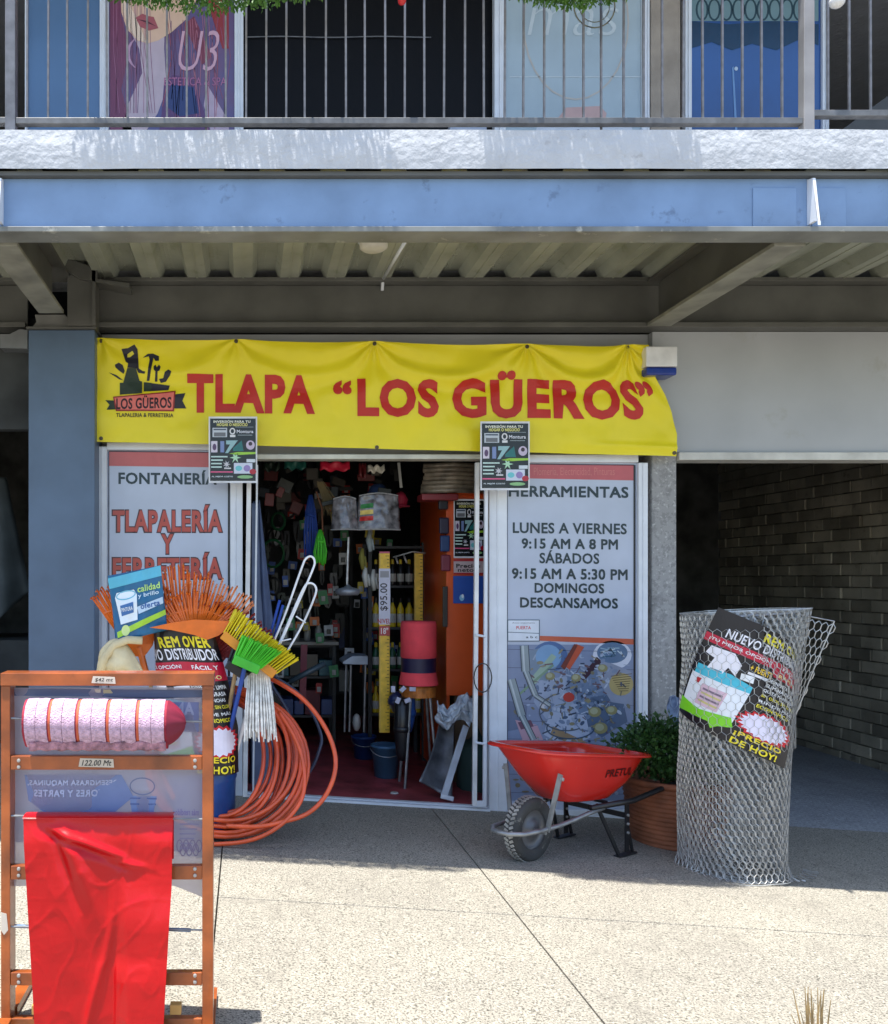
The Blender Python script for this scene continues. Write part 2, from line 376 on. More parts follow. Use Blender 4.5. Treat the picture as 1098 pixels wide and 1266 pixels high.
# ground floor walls
b = MB(); a = W(797, 560, 6.25); c = W(829, 1010, 6.25); b.box(a.x+.01, c.x, 6.16, 6.40, -.2, 2.335); bp('concrete_pier', b, M_pier, bevel=.008)
b = MB(); b.box(2.704, 7.5, 6.16, 6.30, 2.34, 3.142); bp('garage_header', b, M_header)
b = MB(); b.box(c.x+.003, 7.5, 6.13, 6.31, 2.285, 2.337); bp('header_trim', b, M_trim, bevel=.004)
b = MB(); b.box(-.975, 2.70, 6.22, 6.35, 2.33, 3.14); bp('shop_header', b, M_header)
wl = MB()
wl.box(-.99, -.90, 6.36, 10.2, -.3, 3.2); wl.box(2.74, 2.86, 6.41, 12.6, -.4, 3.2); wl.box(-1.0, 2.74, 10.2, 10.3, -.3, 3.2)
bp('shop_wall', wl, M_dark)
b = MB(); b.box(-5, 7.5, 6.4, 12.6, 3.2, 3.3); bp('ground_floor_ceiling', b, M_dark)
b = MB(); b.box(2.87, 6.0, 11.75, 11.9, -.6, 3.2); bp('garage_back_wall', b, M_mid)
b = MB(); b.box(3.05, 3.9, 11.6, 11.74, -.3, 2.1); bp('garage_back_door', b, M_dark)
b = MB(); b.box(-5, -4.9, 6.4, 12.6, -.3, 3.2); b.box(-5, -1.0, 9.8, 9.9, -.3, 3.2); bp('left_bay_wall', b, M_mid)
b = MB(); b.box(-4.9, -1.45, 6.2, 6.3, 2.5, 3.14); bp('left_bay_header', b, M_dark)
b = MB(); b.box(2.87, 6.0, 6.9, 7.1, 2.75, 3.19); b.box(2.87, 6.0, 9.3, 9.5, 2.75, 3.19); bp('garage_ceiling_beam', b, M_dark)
# brick side wall of the garage
b = MB(); b.box(6.03, 6.2, 6.3, 12.6, -.6, 3.2); bw = bp('brick_wall', b, M_mortar)
ch, cl = .118, .298; meshes = []
for i in range(5):
    q = MB(); d = random.uniform(0, .01); q.box(-.024-d, .02, -cl/2+.008, cl/2-.008, -ch/2+.006, ch/2-.006)
    me = bpy.data.meshes.new('brick'); me.from_pydata(q.v, [], q.f); me.materials.append(M_brick)
    bm = bmesh.new(); bm.from_mesh(me); bmesh.ops.bevel(bm, geom=bm.edges[:], offset=.004, segments=1, affect='EDGES'); bmesh.ops.recalc_face_normals(bm, faces=bm.faces); bm.to_mesh(me); bm.free(); meshes.append(me)
st = MB()
for r_ in range(30):
    z = -.42+r_*ch; off = (r_ % 2)*cl/2
    for c_ in range(22):
        y = 6.35+c_*cl+off
        if z > 3.15 or y > 11.75: continue
        if 8.35 < y and z < 2.62:
            o = bpy.data.objects.new('brick', random.choice(meshes)); C.objects.link(o); o.parent = bw
            o.location = Vector((6.03+random.uniform(-.008, .006), y, z)) - WL[bw.name]; o.rotation_euler = (random.uniform(-.012, .012), 0, random.uniform(-.02, .02))
        else:
            st.box(6.0-random.uniform(0, .01), 6.028, y-cl/2+.006, y+cl/2-.006, z-ch/2+.005, z+ch/2-.005)
o = part('brickwork', st, M_brick, bw, stuff=True)
# upper storey
ub = MB()
ub.box(-5, 7.5, 10, 10.1, 3.6, 6.4); ub.box(-5.1, -5, 4.5, 10, 3.6, 6.4); ub.box(7.5, 7.6, 4.5, 10, 3.6, 6.4)
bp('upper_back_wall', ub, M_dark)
b = MB(); b.box(-5.2, 7.7, 4.25, 10.2, 6.3, 6.5); bp('roof_slab', b, M_slab)  # out of view; overhang brought forward to shade the upper facade
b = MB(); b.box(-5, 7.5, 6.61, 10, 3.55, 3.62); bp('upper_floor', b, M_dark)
DU = 6.25
def facade_box(x0, x1, y0, y1, th=.1, D=DU):
    a = W(x0, y0, D); c = W(x1, y1, D); q = MB(); q.box(a.x, c.x, D, D+th, c.z, a.z); return q
YB, YT = 330, -165
for x0, x1 in ((805, 841), ): bp('upper_pillar', facade_box(x0, x1, YT, YB, .15, 6.2), mat('tan_plaster', (.36, .31, .26), .8, bump=.2))
b = facade_box(-500, 1600, -175, -120, .12, 6.2); bp('upper_lintel', b, M_header)

# upper shop windows
def upwin(label, x0, x1, fw, pane_mat, group=None):
    t = thing('shop_window', label, 'window', W((x0+x1)/2, YB, DU), group)
    q = MB()
    for xa, xb in ((x0, x0+fw), (x1-fw, x1)):
        a = W(xa, -118, DU); c = W(xb, YB, DU); q.box(a.x, c.x, DU-.03, DU+.03, c.z, a.z)
        q.box((a.x+c.x)/2-.006, (a.x+c.x)/2+.006, DU-.042, DU-.031, c.z, a.z)
    a = W(x0+fw, -118, DU); c = W(x1-fw, -112, DU); q.box(a.x, c.x, DU-.03, DU+.03, c.z, a.z)
    part('window_frame', q, M_white, t, bevel=.003)
    q = MB(); a = W(x0+fw, -112, DU); c = W(x1-fw, YB, DU); q.box(a.x+.001, c.x-.001, DU-.008, DU+.008, c.z, a.z-.001)
    p = part('pane', q, pane_mat, t); return t, p
bluefilm = mat('blue_door_film', (.09, .19, .36), .3, var=.06, scale=2, coat=.3)
t, p = upwin('plain steel blue door panel at the left end of the balcony', 32, 130, 3, bluefilm)
purp = mat('purple_poster_print', srgb(120, 75, 105), .35, var=.2, scale=2.2, col2=srgb(80, 85, 140), coat=.3)
t, p = upwin('upstairs window with a purple poster of a face and script letters', 124, 301, 11, purp)
d = Decal()
d.poly([(136, -60), (136, 168), (165, 168), (150, 110), (160, 60), (150, 20), (155, -60)], (120, 60, 90), 1)
d.poly([(205, -60), (203, 60), (206, 110), (195, 140), (178, 166), (150, 166), (158, 130), (176, 90), (172, 60), (152, 20), (148, -60)], (196, 178, 190), 1)
d.poly([(148, -60), (150, 15), (157, 36), (170, 50), (182, 54), (196, 50), (212, 40), (230, 24), (242, 2), (246, -60)], (226, 190, 164), 2)
d.poly([(150, -10), (152, 14), (160, 36), (170, 49), (182, 53), (176, 40), (168, 20)], (240, 215, 195), 3)
d.poly([(168, 22), (176, 17), (183, 20), (190, 21), (196, 35), (184, 38), (173, 33)], (170, 88, 96), 4)
d.poly([(170, 24), (182, 26), (194, 33), (183, 29)], (90, 40, 55), 5)
d.poly([(203, 100), (215, 92), (240, 100), (262, 168), (196, 168), (200, 140)], (95, 60, 110), 2)
d.poly([(212, 104), (240, 108), (246, 140), (222, 144), (204, 130)], (45, 60, 115), 3)
d.poly([(242, -60), (262, 20), (275, 60), (283, 60), (283, -60)], (150, 50, 55), 2)
d.poly([(240, 20), (262, 70), (250, 80), (228, 30)], (125, 55, 75), 2)
d.poly([(256, 104), (283, 150), (283, 168), (262, 168), (252, 130)], (190, 170, 190), 2)
for i in range(26):
    x = 206+i*2.9; d.line([(x, 10+random.random()*30), (x+random.uniform(-5, 8), 70), (x+random.uniform(-8, 12), 118+random.random()*45)], .7, random.choice([(150, 80, 110), (105, 60, 100), (175, 110, 130), (170, 80, 80)]), 3)
for i in range(16):
    x = 140+i*3; d.line([(x, -20), (x+random.uniform(-3, 6), 60), (x+random.uniform(-3, 10), 140)], .6, random.choice([(140, 80, 110), (165, 110, 140), (100, 60, 100)]), 3)
d.text('U3', 218, 266, 38, 88, (214, 170, 190), 6, bold=-.012, ital=.15)
d.text('(', 156, 168, 48, 84, (190, 150, 180), 6, bold=-.01)
d.text('ESTETICA & SPA', 203, 280, 96, 106, (180, 110, 150), 6, bold=0)
d.build('poster_print', p, flat(DU-.009, .0006), rough=.3)
t, p = upwin('upstairs window with a pale grey poster of a round emblem', 610, 806, 14, mat('pale_poster_print', srgb(168, 186, 196), .3, var=.06, scale=3, coat=.3))
d = Decal()
d.ring(712, 28, 66, 96, 2.2, (186, 182, 176), 2); d.ring(735, 8, 26, 27, 1.5, (120, 112, 82), 3); d.ring(735, 8, 19, 20, 1, (120, 112, 82), 3)
d.text('más', 652, 760, -6, 44, (196, 208, 214), 3, bold=-.015, ital=.2)
d.line([(630, 95), (800, 95)], 1, (205, 215, 220), 2)
d.poly([(690, 146), (700, 133), (742, 131), (750, 140), (748, 150)], (196, 164, 160), 2)
d.poly([(660, 170), (664, 156), (690, 150), (742, 146), (780, 152), (784, 170)], (206, 214, 226), 3)
d.ell(715, 163, 3, 3, (60, 80, 110), 4); d.ell(674, 164, 1.5, 1.5, (60, 60, 70), 4)
d.build('poster_print', p, flat(DU-.009, .0006), rough=.3)
t, p = upwin('upstairs window of strong blue film beside the tan pillar', 845, 1022, 8, mat('strong_blue_film', (.02, .09, .30), .12, var=.15, scale=1.2, coat=.5))
d = Decal()
d.poly([(853, 26), (900, 30), (960, 26), (1012, 30), (1012, 56), (990, 48), (960, 62), (930, 54), (905, 62), (880, 52), (853, 60)], (28, 62, 92), 2)
d.poly([(853, -100), (1012, -100), (1012, 26), (853, 26)], (112, 142, 150), 1)
for x in range(868, 1000, 15): d.ring(x, 12, 8, 14, 2.4, (44, 72, 84), 3, 16)
d.poly([(905, 84), (907, 82), (912, 168), (909, 168)], (110, 150, 200), 3); d.ell(910, 85, 2.2, 2.5, (190, 210, 230), 4)
d.build('poster_print', p, flat(DU-.009, .0006), rough=.2)
# near-black opaque sheet paints the shade of the open middle bay, things inside
q = facade_box(301, 609, -118, YB, .012, 6.3); gl = single('opening_dark_sheet', 'near black sheet painting the shade inside the middle balcony opening', 'door', q, mat('opening_shade_black', (.006, .006, .007), .35, var=.02, spec=.12))
q = MB(); a = W(310, 45, 6.29)
q.tube([W(x, 45.5+.6*math.sin(x*.05), 6.285) for x in range(305, 540, 12)], .0035, 5)
single('hanging_cable', 'thin light cable strung across the dark middle balcony opening', 'cable', q, M_steelpipe)
q = MB(); q.lathe(W(373, 172, 6.0), [(.01, .04), (.07, .035), (.088, .01), (.088, 0)], 20); single('plate_lid', 'grey round lid lying on the balcony floor edge', 'lid', q, mat('grey_lid', (.12, .13, .15), .5), smooth=True)
a = W(556, 153, 6.0); c = W(602, 200, 6.0); q = MB(); q.box(a.x, c.x, 6.0, 6.2, c.z-.3, a.z); single('white_carton', 'pale box standing on the balcony beside the emblem poster window', 'box', q, mat('pale_carton', (.42, .48, .6), .6), bevel=.005)
q = MB(); q.prism([W(x, y, 6.0) for x, y in ((1036, 164), (1098, 118), (1180, 90), (1180, 190), (1036, 190))], (0, .15, 0)); single('folded_awning', 'dark grey folded cover leaning at the right end of the balcony', 'cover', q, mat('grey_cover', (.09, .095, .10), .7), bevel=.01)
q = MB(); q.ball(W(1035, 2, 4.42), (.035, .035, .03), 16, 10); single('white_lamp_globe', 'small white globe hanging at the top right of the railing', 'lamp', q, mat('white_globe', (.8, .8, .8), .3), smooth=True)
q = MB(); q.ball(W(497, 1, 4.42), (.02, .02, .02), 12, 8); single('red_bauble', 'small red ornament hung over the middle of the railing', 'ornament', q, mat('red_gloss', (.6, .02, .02), .25), smooth=True)

# railing
RD = 4.50
rl = thing('balcony_railing', 'steel balcony railing with thin grey bars above the white slab edge', 'railing', W(500, 172, RD))
M_rail = mat('railing_paint', (.17, .17, .18), .4, .3, var=.15, scale=20)
M_raild = mat('railing_dark_paint', (.16, .16, .16), .45, .3, var=.15, scale=20)
zt = 4.72; zb = 3.622
for px, wd in ((14, .05), (997, .052), (-240, .05), (1260, .05)):
    X = (px-VX)/F*RD; q = MB(); q.box(X-wd/2, X+wd/2, RD-.025, RD+.025, zb, zt); part('post', q, M_rail if px != 997 else mat('post_paint', (.28, .27, .27), .45), rl, bevel=.003)
    q = MB(); q.box(X-wd/2-.03, X+wd/2+.03, RD-.05, RD+.05, zb, zb+.008); part('base_plate', q, M_raild, rl)
for x0, x1, yb in ((-237, 8, 151), (20.5, 990, 151.5), (1004, 1252, 142)):
    a = W(x0, yb-4, RD); c = W(x1, yb+3.5, RD); q = MB(); q.box(a.x, c.x, RD-.02, RD+.02, c.z, a.z); part('bottom_rail', q, M_raild, rl, bevel=.002)
    q = MB(); q.box(a.x, c.x, RD-.025, RD+.025, 4.69, 4.73); part('top_rail', q, M_rail, rl, bevel=.003)
bars = [-14-24.6*i for i in range(9)] + [34+24.55*i for i in range(39)] + [1023+27*i for i in range(9)]
for i, px in enumerate(bars):
    X = (px+random.uniform(-1, 1)-VX)/F*RD; ytop = 148 if px < 1000 else 138; z0 = W(px, ytop, RD).z
    if abs(px-245) < 13 or abs(px-488) < 12 or abs(px-739) < 12: z0 = zb
    q = MB(); lean = random.uniform(-.004, .004)
    q.bar((X, RD-(.0 if z0 > zb else -.026), z0), (X+lean, RD-(.0 if z0 > zb else -.026), 4.688), .0095, .0095); part('baluster', q, M_rail, rl)

# green garland swags over the railing
def leaves(mb, c, rad, n, size, seed=1, down=0, shell=.55):
    rnd = random.Random(seed)
    for i in range(n):
        d_ = Vector((rnd.gauss(0, 1), rnd.gauss(0, 1), rnd.gauss(0, 1))).normalized(); r_ = shell+(1-shell)*rnd.random()
        p_ = Vector(c)+Vector((d_.x*rad[0], d_.y*rad[1], d_.z*rad[2]))*r_*(1+.18*noise.noise(d_*3+Vector((seed, 0, 0))))
        ax = (d_+Vector((rnd.uniform(-.8, .8), rnd.uniform(-.8, .8), rnd.uniform(-.6, .8)))).normalized(); sd = ax.orthogonal().normalized(); sd.rotate(Matrix.Rotation(rnd.uniform(0, 6.3), 3, ax))
        s_ = size*rnd.uniform(.6, 1.4); nn = ax.cross(sd)
        mb.add([p_, p_+ax*s_*.5+sd*s_*.28+nn*s_*.08, p_+ax*s_, p_+ax*s_*.5-sd*s_*.28+nn*s_*.08], [(0, 1, 2), (0, 2, 3)])
M_leaf1 = mat('bright_plastic_leaf', (.10, .24, .03), .5, var=.5, scale=30, col2=(.035, .11, .012))
M_leaf2 = mat('dark_shrub_leaf', (.05, .13, .025), .5, var=.5, scale=22, col2=(.018, .055, .012))
for lab, cx, w_, cy, sd in (('green artificial leaf garland sagging over the railing by the face poster', 262, .66, -9, 3), ('green artificial leaf garland on the railing above the pale emblem poster', 712, .42, -16, 5)):
    q = MB(); N = 17
    for i in range(N):
        u = -1+2*i/(N-1); c = W(cx, cy, 4.30)+Vector((u*w_, 0, .10*u*u+.02)); leaves(q, c, (.09, .10, .105*(1-.35*abs(u))), 420, .022, sd*10+i)
    single('leaf_garland', lab, 'garland', q, M_leaf1, 'leaf garlands on the balcony railing')

# ceiling lamp and conduit
lt = thing('ceiling_lamp', 'round white ceiling lamp under the steel deck', 'lamp', W(462, 302, 5.45))
q = MB(); c = W(462, 298, 5.45); q.lathe(c, [(.092, .03), (.095, .0), (.088, -.012), (.0, -.014)], 28, caps=False); part('lamp_base', q, M_white, lt, smooth=True)
q = MB(); q.lathe(c, [(.084, -.014), (.082, -.04), (.06, -.055), (.0, -.058)], 28, caps=False); part('lamp_diffuser', q, mat('lamp_plastic', (.75, .72, .62), .4), lt, smooth=True)
q = MB(); q.tube([(W(503, 296, 5.35).x, 5.3, 3.462), (W(474, 348, 6.05).x, 6.06, 3.462)], .011, 8); q.tube([(W(474, 348, 6.05).x, 6.06, 3.47), (W(474, 348, 6.05).x, 6.10, 3.40)], .011, 8)
single('conduit', 'thin white electrical conduit running under the steel deck behind the lamp', 'pipe', q, M_white, smooth=True)

# ------------------------------------------------------------------ yellow banner
BD = 6.08
bt = thing('shop_banner', 'long yellow vinyl banner with red TLAPA LOS GÜEROS lettering', 'banner', W(475, 560, BD))
GR = [(126, 423), (292, 424), (462, 427), (650, 430), (797, 431)]
def sst(a, b_, x): x = max(0, min(1, (x-a)/(b_-a))); return x*x*(3-2*x)
def xr(v_):
    pts = [(0, 798), (.25, 804), (.45, 820), (.6, 828), (.8, 834), (1, 833)]
    for (a, xa), (c, xc) in zip(pts, pts[1:]):
        if v_ <= c: return xa+(xc-xa)*(v_-a)/(c-a)
    return 833
def banner(px, py, l=0):
    # px,py are in the flat sheet's own frame; the sheet hangs loose from its eyelets
    u = (px-121)/712; top = 419+.0135*(px-121); bot = 547+.0253*(px-121); v_ = (py-top)/(bot-top); v_ = max(0, min(1, v_))
    sag = 0
    for (a, _), (c, _) in zip(GR, GR[1:]):
        if a <= px <= c: sag = math.sin(math.pi*(px-a)/(c-a))*(2.2 if c < 600 else (3.0 if c < 700 else 2.5))
    x = px-(833-xr(v_))*sst(.86, 1, u); y = py+sag*(1-v_)**2 - 1.2*math.sin(math.pi*u*4)*v_*0
    dz = 0
    for i, (gx, gy) in enumerate(GR):
        dx, dy = px-gx, py-gy+4; r_ = math.hypot(dx, dy)
        if r_ < 260:
            a_ = math.atan2(dy, dx); amp = (.010 if i < 2 else .017)
            dz += amp*math.exp(-r_/75)*math.sin(a_*(7+i))*min(1, r_/12)
    for (a, _), (c, _), am in zip(GR, GR[1:], (.012, .016, .030, .030)):
        if a <= px <= c:
            t_ = (px-a)/(c-a); dip = 14+28*math.sin(math.pi*t_)   # hanging crescent fold between eyelets
            dz += am*math.sin(math.pi*t_)*math.exp(-((py-top-dip)/9)**2) - am*.7*math.sin(math.pi*t_)*math.exp(-((py-top-dip-16)/11)**2)
    dz += .010*noise.noise(Vector((px*.022, py*.03, 2)))*1.6 + .004*noise.noise(Vector((px*.07, py*.05, 5)))
    dz += .006*math.sin((px*.35+py)*.09)*sst(.75, 1, u)
    dz += .012*math.exp(-((py-bot+10+12*(1-u))/4)**2)*sst(.8, .95, u)
    p_ = W(x, y, BD); return Vector((p_.x, BD-.035-dz-l*.0015, p_.z))
q = MB()
q.grid(lambda u, v_: banner(121+712*u, (419+9.6*u)*(1-v_)+(547+18*u)*v_), 420, 84)
part('sheet', q, mat('yellow_vinyl', (.88, .75, .02), .38, var=.03, scale=3, spec=.4), bt, smooth=True)
d = Decal(); RED = (196, 38, 24)
for t_, x0, x1, y0, y1 in (('TLAPA', 232, 389, 464, 512), ('“', 411, 434, 471, 489), ('LOS', 441, 541, 469, 517), ('GÜEROS', 558, 797, 460, 519), ('”', 797, 819, 473, 492)):
    if t_ == 'GÜEROS': d.text(t_, x0, x1, y0, y1, RED, 3, bold=.045, slope=.012)
    else: d.text(t_, x0, x1, y0, y1, RED, 3, bold=.045, slope=.012)
K = (26, 24, 40); G = (30, 48, 30); P = lambda zx, zy: (125+zx/9.55, 420+zy/9.55)
def lp(pts, col, ly): d.poly([P(*p_) for p_ in pts], col, ly)
lp([(250, 120), (330, 110), (405, 65), (440, 120), (455, 350), (500, 380), (520, 410), (450, 400), (420, 345), (320, 340), (330, 290), (300, 270)], K, 3)
lp([(320, 180), (380, 140), (400, 175), (350, 215), (320, 218)], (225, 215, 60), 4)
lp([(230, 660), (230, 520), (270, 520), (320, 345), (420, 345), (460, 490), (490, 500), (490, 640)], G, 4)
lp([(510, 505), (815, 545), (800, 600), (510, 620)], K, 4); lp([(510, 505), (600, 515), (600, 610), (510, 620)], G, 5)
lp([(500, 220), (560, 170), (620, 165), (690, 195), (690, 250), (650, 255), (625, 215), (610, 300), (575, 490), (545, 490), (580, 240), (570, 200)], K, 3)
lp([(630, 320), (650, 300), (665, 335), (690, 300), (710, 325), (700, 370), (675, 385), (670, 500), (640, 500), (650, 385), (630, 360)], K, 3)
lp([(690, 470), (740, 460), (760, 390), (800, 360), (835, 380), (820, 430), (770, 500), (710, 515)], K, 3)
lp([(100, 400), (190, 430), (270, 490), (225, 480)], K, 3); lp([(175, 310), (220, 285), (265, 310), (290, 380), (275, 415), (225, 380), (180, 340)], K, 3)
lp([(450, 370), (530, 385), (520, 410), (455, 400)], K, 4)
lp([(60, 725), (180, 730), (180, 835), (75, 840), (110, 780)], G, 3); lp([(860, 655), (1000, 640), (965, 730), (1010, 820), (860, 820)], K, 3)
lp([(150, 685), (885, 610), (865, 855), (185, 855)], (150, 35, 30), 5); lp([(168, 698), (868, 628), (850, 838), (198, 838)], (232, 120, 110), 6)
d.text('LOS GÜEROS', *[P(190, 0)[0], P(838, 0)[0]], P(0, 668)[1], P(0, 828)[1], (50, 14, 24), 7, bold=.028, slope=-.03)
d.text('TLAPALERIA & FERRETERIA', P(188, 0)[0], P(858, 0)[0], P(0, 878)[1], P(0, 925)[1], (60, 50, 20), 3, bold=.02)
d.build('lettering', bt, lambda x, y, l: banner(x, y, l), cut=6)
for gx, gy in GR + [(126, 543), (296, 548), (465, 554), (830, 561)]:
    p_ = banner(gx, gy, 1); q = MB(); q.lathe(p_, [(.004, -.004), (.013, -.003), (.013, .003), (.004, .004)], 14, Matrix.Rotation(R(90), 4, 'X')); part('eyelet', q, mat('eyelet_brass', (.10, .08, .05), .4, .6), bt)
# alarm box
at = thing('alarm_box', 'white alarm box with blue base at the right end of the banner', 'alarm', W(818, 463, 6.1))
a = W(799, 428, 5.985); c = W(838, 453, 5.985); q = MB(); q.box(a.x, c.x, 5.985, 6.15, c.z, a.z); part('cover', q, mat('white_plastic', (.82, .82, .82), .3), at, bevel=.008)
a = W(799.5, 453.5, 5.985); c = W(837.5, 463.5, 5.985); q = MB(); q.box(a.x, c.x, 5.9855, 6.15, c.z, a.z); part('strobe', q, mat('blue_plastic', (.012, .04, .30), .15), at, bevel=.012)

# ------------------------------------------------------------------ shop front panels
PD = 6.17
def panel_frame(t, x0, x1, y0, pieces):
    for i, (xa, xb, ya, yb) in enumerate(pieces):
        a = W(xa, ya, PD); c = W(xb, yb, PD); q = MB(); q.box(a.x, c.x, PD-.04, PD+.04, c.z, a.z)
        if xb-xa < 25:
            q.box(a.x+(c.x-a.x)*.42, a.x+(c.x-a.x)*.5, PD-.047, PD-.041, c.z, a.z)
        part('frame_member', q, M_white, t, bevel=.003)
def dark_line(d, x0, x1, y0, y1, tk=1.5, ly=1, s=0):
    d.line([(x0, y0), (x1, y0+s)], tk, (60, 30, 45), ly); d.line([(x0, y0), (x0, y1)], tk, (50, 55, 75), ly); d.line([(x1, y0+s), (x1, y1)], tk*1.8, (22, 24, 34), ly)
TEAL = (22, 48, 58)
M_board = mat('printed_board', srgb(186, 196, 216), .25, var=.05, scale=3, coat=.2)
t = thing('display_window', 'left shop window board reading FONTANERÍA and TLAPALERÍA Y FERRETERÍA', 'window', W(210, 990, PD))
panel_frame(t, 122, 300, 553, [(122, 133, 553, 984), (285, 300, 556, 986), (133.1, 284.9, 548, 557), (133.1, 284.9, 972, 985)])
a = W(133.2, 557.2, PD); c = W(284.8, 971.8, PD); q = MB(); q.box(a.x, c.x, PD-.01, PD+.01, c.z, a.z); bd = part('printed_board', q, M_board, t)
d = Decal(); d.poly([(134.5, 558), (284, 560), (284, 578), (134.5, 576)], (196, 98, 96), 1); dark_line(d, 134.5, 283, 558, 970, 1.4, 2, 1.5)
d.text('FONTANERÍA', 146.5, 268, 581, 599, TEAL, 2, bold=.03, slope=.008)
for tt, x0, x1, y0, y1 in (('TLAPALERÍA', 139, 275, 624, 658), ('Y', 199, 215, 660, 685), ('FERRETERÍA', 139, 275, 683, 716)):
    d.text(tt, x0-1, x1+1, y0-1, y1+1, (70, 30, 40), 2, bold=.075); d.text(tt, x0+.6, x1-.6, y0+.6, y1-.6, (186, 74, 62), 3, bold=.035)
d.build('lettering', bd, flat(PD-.011, .0007), rough=.3)
t = thing('display_window', 'right shop window board with opening hours and a picture of tools', 'window', W(705, 1000, PD))
panel_frame(t, 603, 797, 566, [(603, 625, 566, 1008), (786.5, 798, 573, 1014), (625.1, 786.4, 563, 572.5), (625.1, 786.4, 1000, 1012)])
a = W(625.2, 572.6, PD); c = W(786.4, 999.8, PD); q = MB(); q.box(a.x, c.x, PD-.01, PD+.01, c.z, a.z); bd = part('printed_board', q, M_board, t)
d = Decal(); d.poly([(628, 574), (784, 575), (784, 594), (628, 591)], (192, 92, 98), 1); dark_line(d, 627, 784.5, 573.5, 990, 1.4, 2, 1.5)
d.text('Plomería, Electricidad, Pinturas', 660, 760, 578, 589, (206, 120, 116), 2, bold=0)
HR = [('HERRAMIENTAS', 629, 777, 601, 615), ('LUNES A VIERNES', 634, 775, 646.5, 660), ('9:15 AM A 8 PM', 645, 764, 666, 679), ('SÁBADOS', 667, 741, 680.5, 697), ('9:15 AM A 5:30 PM', 633, 776, 703, 716.5), ('DOMINGOS', 661, 747, 721, 733.5), ('DESCANSAMOS', 643, 764, 739, 752)]
for tt, x0, x1, y0, y1 in HR: d.text(tt, x0, x1, y0, y1, TEAL, 2, bold=.026, slope=.012)
d.poly([(665, 786), (784, 790), (784, 797), (665, 792)], (196, 96, 70), 2)
# the printed picture of tools
d.rect(627.5, 784, 797, 990, (128, 142, 172), 1)
rnd = random.Random(11)
for i in range(9): d.line([(628, 803+i*22+rnd.uniform(-3, 3)), (784, 806+i*22)], .7, (88, 96, 122), 2)
d.ell(680, 812, 22, 19, (78, 108, 156), 2); d.ell(678, 812, 16, 15, (120, 160, 200), 3)
d.ell(757, 810, 24, 18, (208, 214, 230), 2); d.ell(757, 807, 19, 13, (92, 118, 150), 3)
for i in range(14): d.line([(742+rnd.random()*30, 800+rnd.random()*14), (742+rnd.random()*30, 800+rnd.random()*14)], 1.3, rnd.choice([(200, 214, 226), (60, 96, 120), (150, 178, 196)]), 4)
d.poly([(696, 822), (712, 796), (722, 800), (704, 828)], (186, 86, 62), 9); d.poly([(693, 824), (710, 796), (714, 798), (698, 828)], (112, 56, 50), 9.3)
d.poly([(730, 822), (738, 812), (744, 818), (722, 842), (708, 846)], (60, 40, 56), 4)
for (x0, y0, x1, y1, t_) in ((648, 798, 650, 830, 9), (650, 830, 662, 860, 6), (662, 860, 680, 872, 4), (632, 840, 645, 885, 9), (645, 885, 660, 915, 6)):
    d.line([(x0, y0), (x1, y1)], t_+2, (60, 70, 88), 9); d.line([(x0, y0), (x1, y1)], t_, (142, 156, 162), 9.4); d.line([(x0-t_*.2, y0), (x1-t_*.2, y1)], t_*.25, (184, 194, 200), 9.7)
d.poly([(655, 840), (682, 808), (688, 812), (662, 846)], (150, 176, 160), 4); d.line([(640, 860), (684, 822)], 3, (120, 150, 128), 5)
d.ell(675, 875, 7, 5, (112, 100, 80), 5); d.ell(673, 872, 6, 4, (200, 200, 205), 6)
d.ell(768, 846, 15, 14, (176, 160, 110), 4)
for i in range(8): d.line([(755+i*1.5, 836+i*2.6), (781-i*.6, 833+i*3)], .8, (96, 84, 56), 5)
d.poly([(637, 890), (664, 896), (676, 926), (650, 926)], (186, 150, 166), 5); d.poly([(640, 893), (656, 890), (660, 898), (644, 902)], (110, 76, 96), 6)
d.poly([(684, 898), (726, 918), (722, 928), (680, 908)], (150, 128, 100), 5)
for li_, (pts, c_) in enumerate((([(664, 842), (700, 836), (716, 862), (708, 892), (676, 890), (660, 868)], (150, 164, 190)), ([(700, 830), (736, 824), (752, 850), (744, 880), (716, 884), (704, 858)], (108, 128, 158)), ([(730, 862), (768, 856), (776, 892), (744, 912), (724, 896)], (86, 104, 132)), ([(680, 880), (724, 884), (730, 912), (700, 924), (672, 908)], (170, 182, 206)), ([(650, 806), (672, 800), (690, 822), (676, 842), (656, 838)], (118, 138, 160)), ([(628, 866), (652, 872), (650, 900), (628, 904)], (104, 118, 146)), ([(736, 812), (780, 830), (782, 872), (756, 868), (740, 842)], (140, 150, 172)))): d.poly(pts, c_, 2.4+li_*.08)
for i in range(420):
    x, y = rnd.gauss(715, 34), rnd.gauss(862, 34)
    if not (630 < x < 780 and 800 < y < 985): continue
    col = rnd.choice([(160, 174, 198), (176, 188, 208), (98, 120, 150), (74, 92, 120), (140, 134, 108), (120, 118, 100), (150, 164, 186), (104, 84, 94), (54, 68, 92), (126, 142, 170), (112, 130, 160)])
    if rnd.random() < .5: d.ell(x, y, rnd.uniform(1.2, 4.5), rnd.uniform(1, 2.4), col, 3.2+i*.012, 9, rnd.uniform(0, 180))
    else:
        a_ = rnd.uniform(0, 3.1); l_ = rnd.uniform(4, 11); d.line([(x, y), (x+l_*math.cos(a_), y+l_*math.sin(a_))], rnd.uniform(.8, 2), col, 3.2+i*.012)
for (x, y, r_) in ((735, 880, 8), (756, 878, 7), (742, 900, 9), (712, 838, 6), (745, 826, 6), (680, 836, 6)): d.ell(x, y, r_, r_*.8, (142, 138, 100), 10); d.ell(x-1, y-1, r_*.6, r_*.5, (166, 168, 140), 11)
d.ell(703, 862, 7, 6, (178, 62, 56), 10)
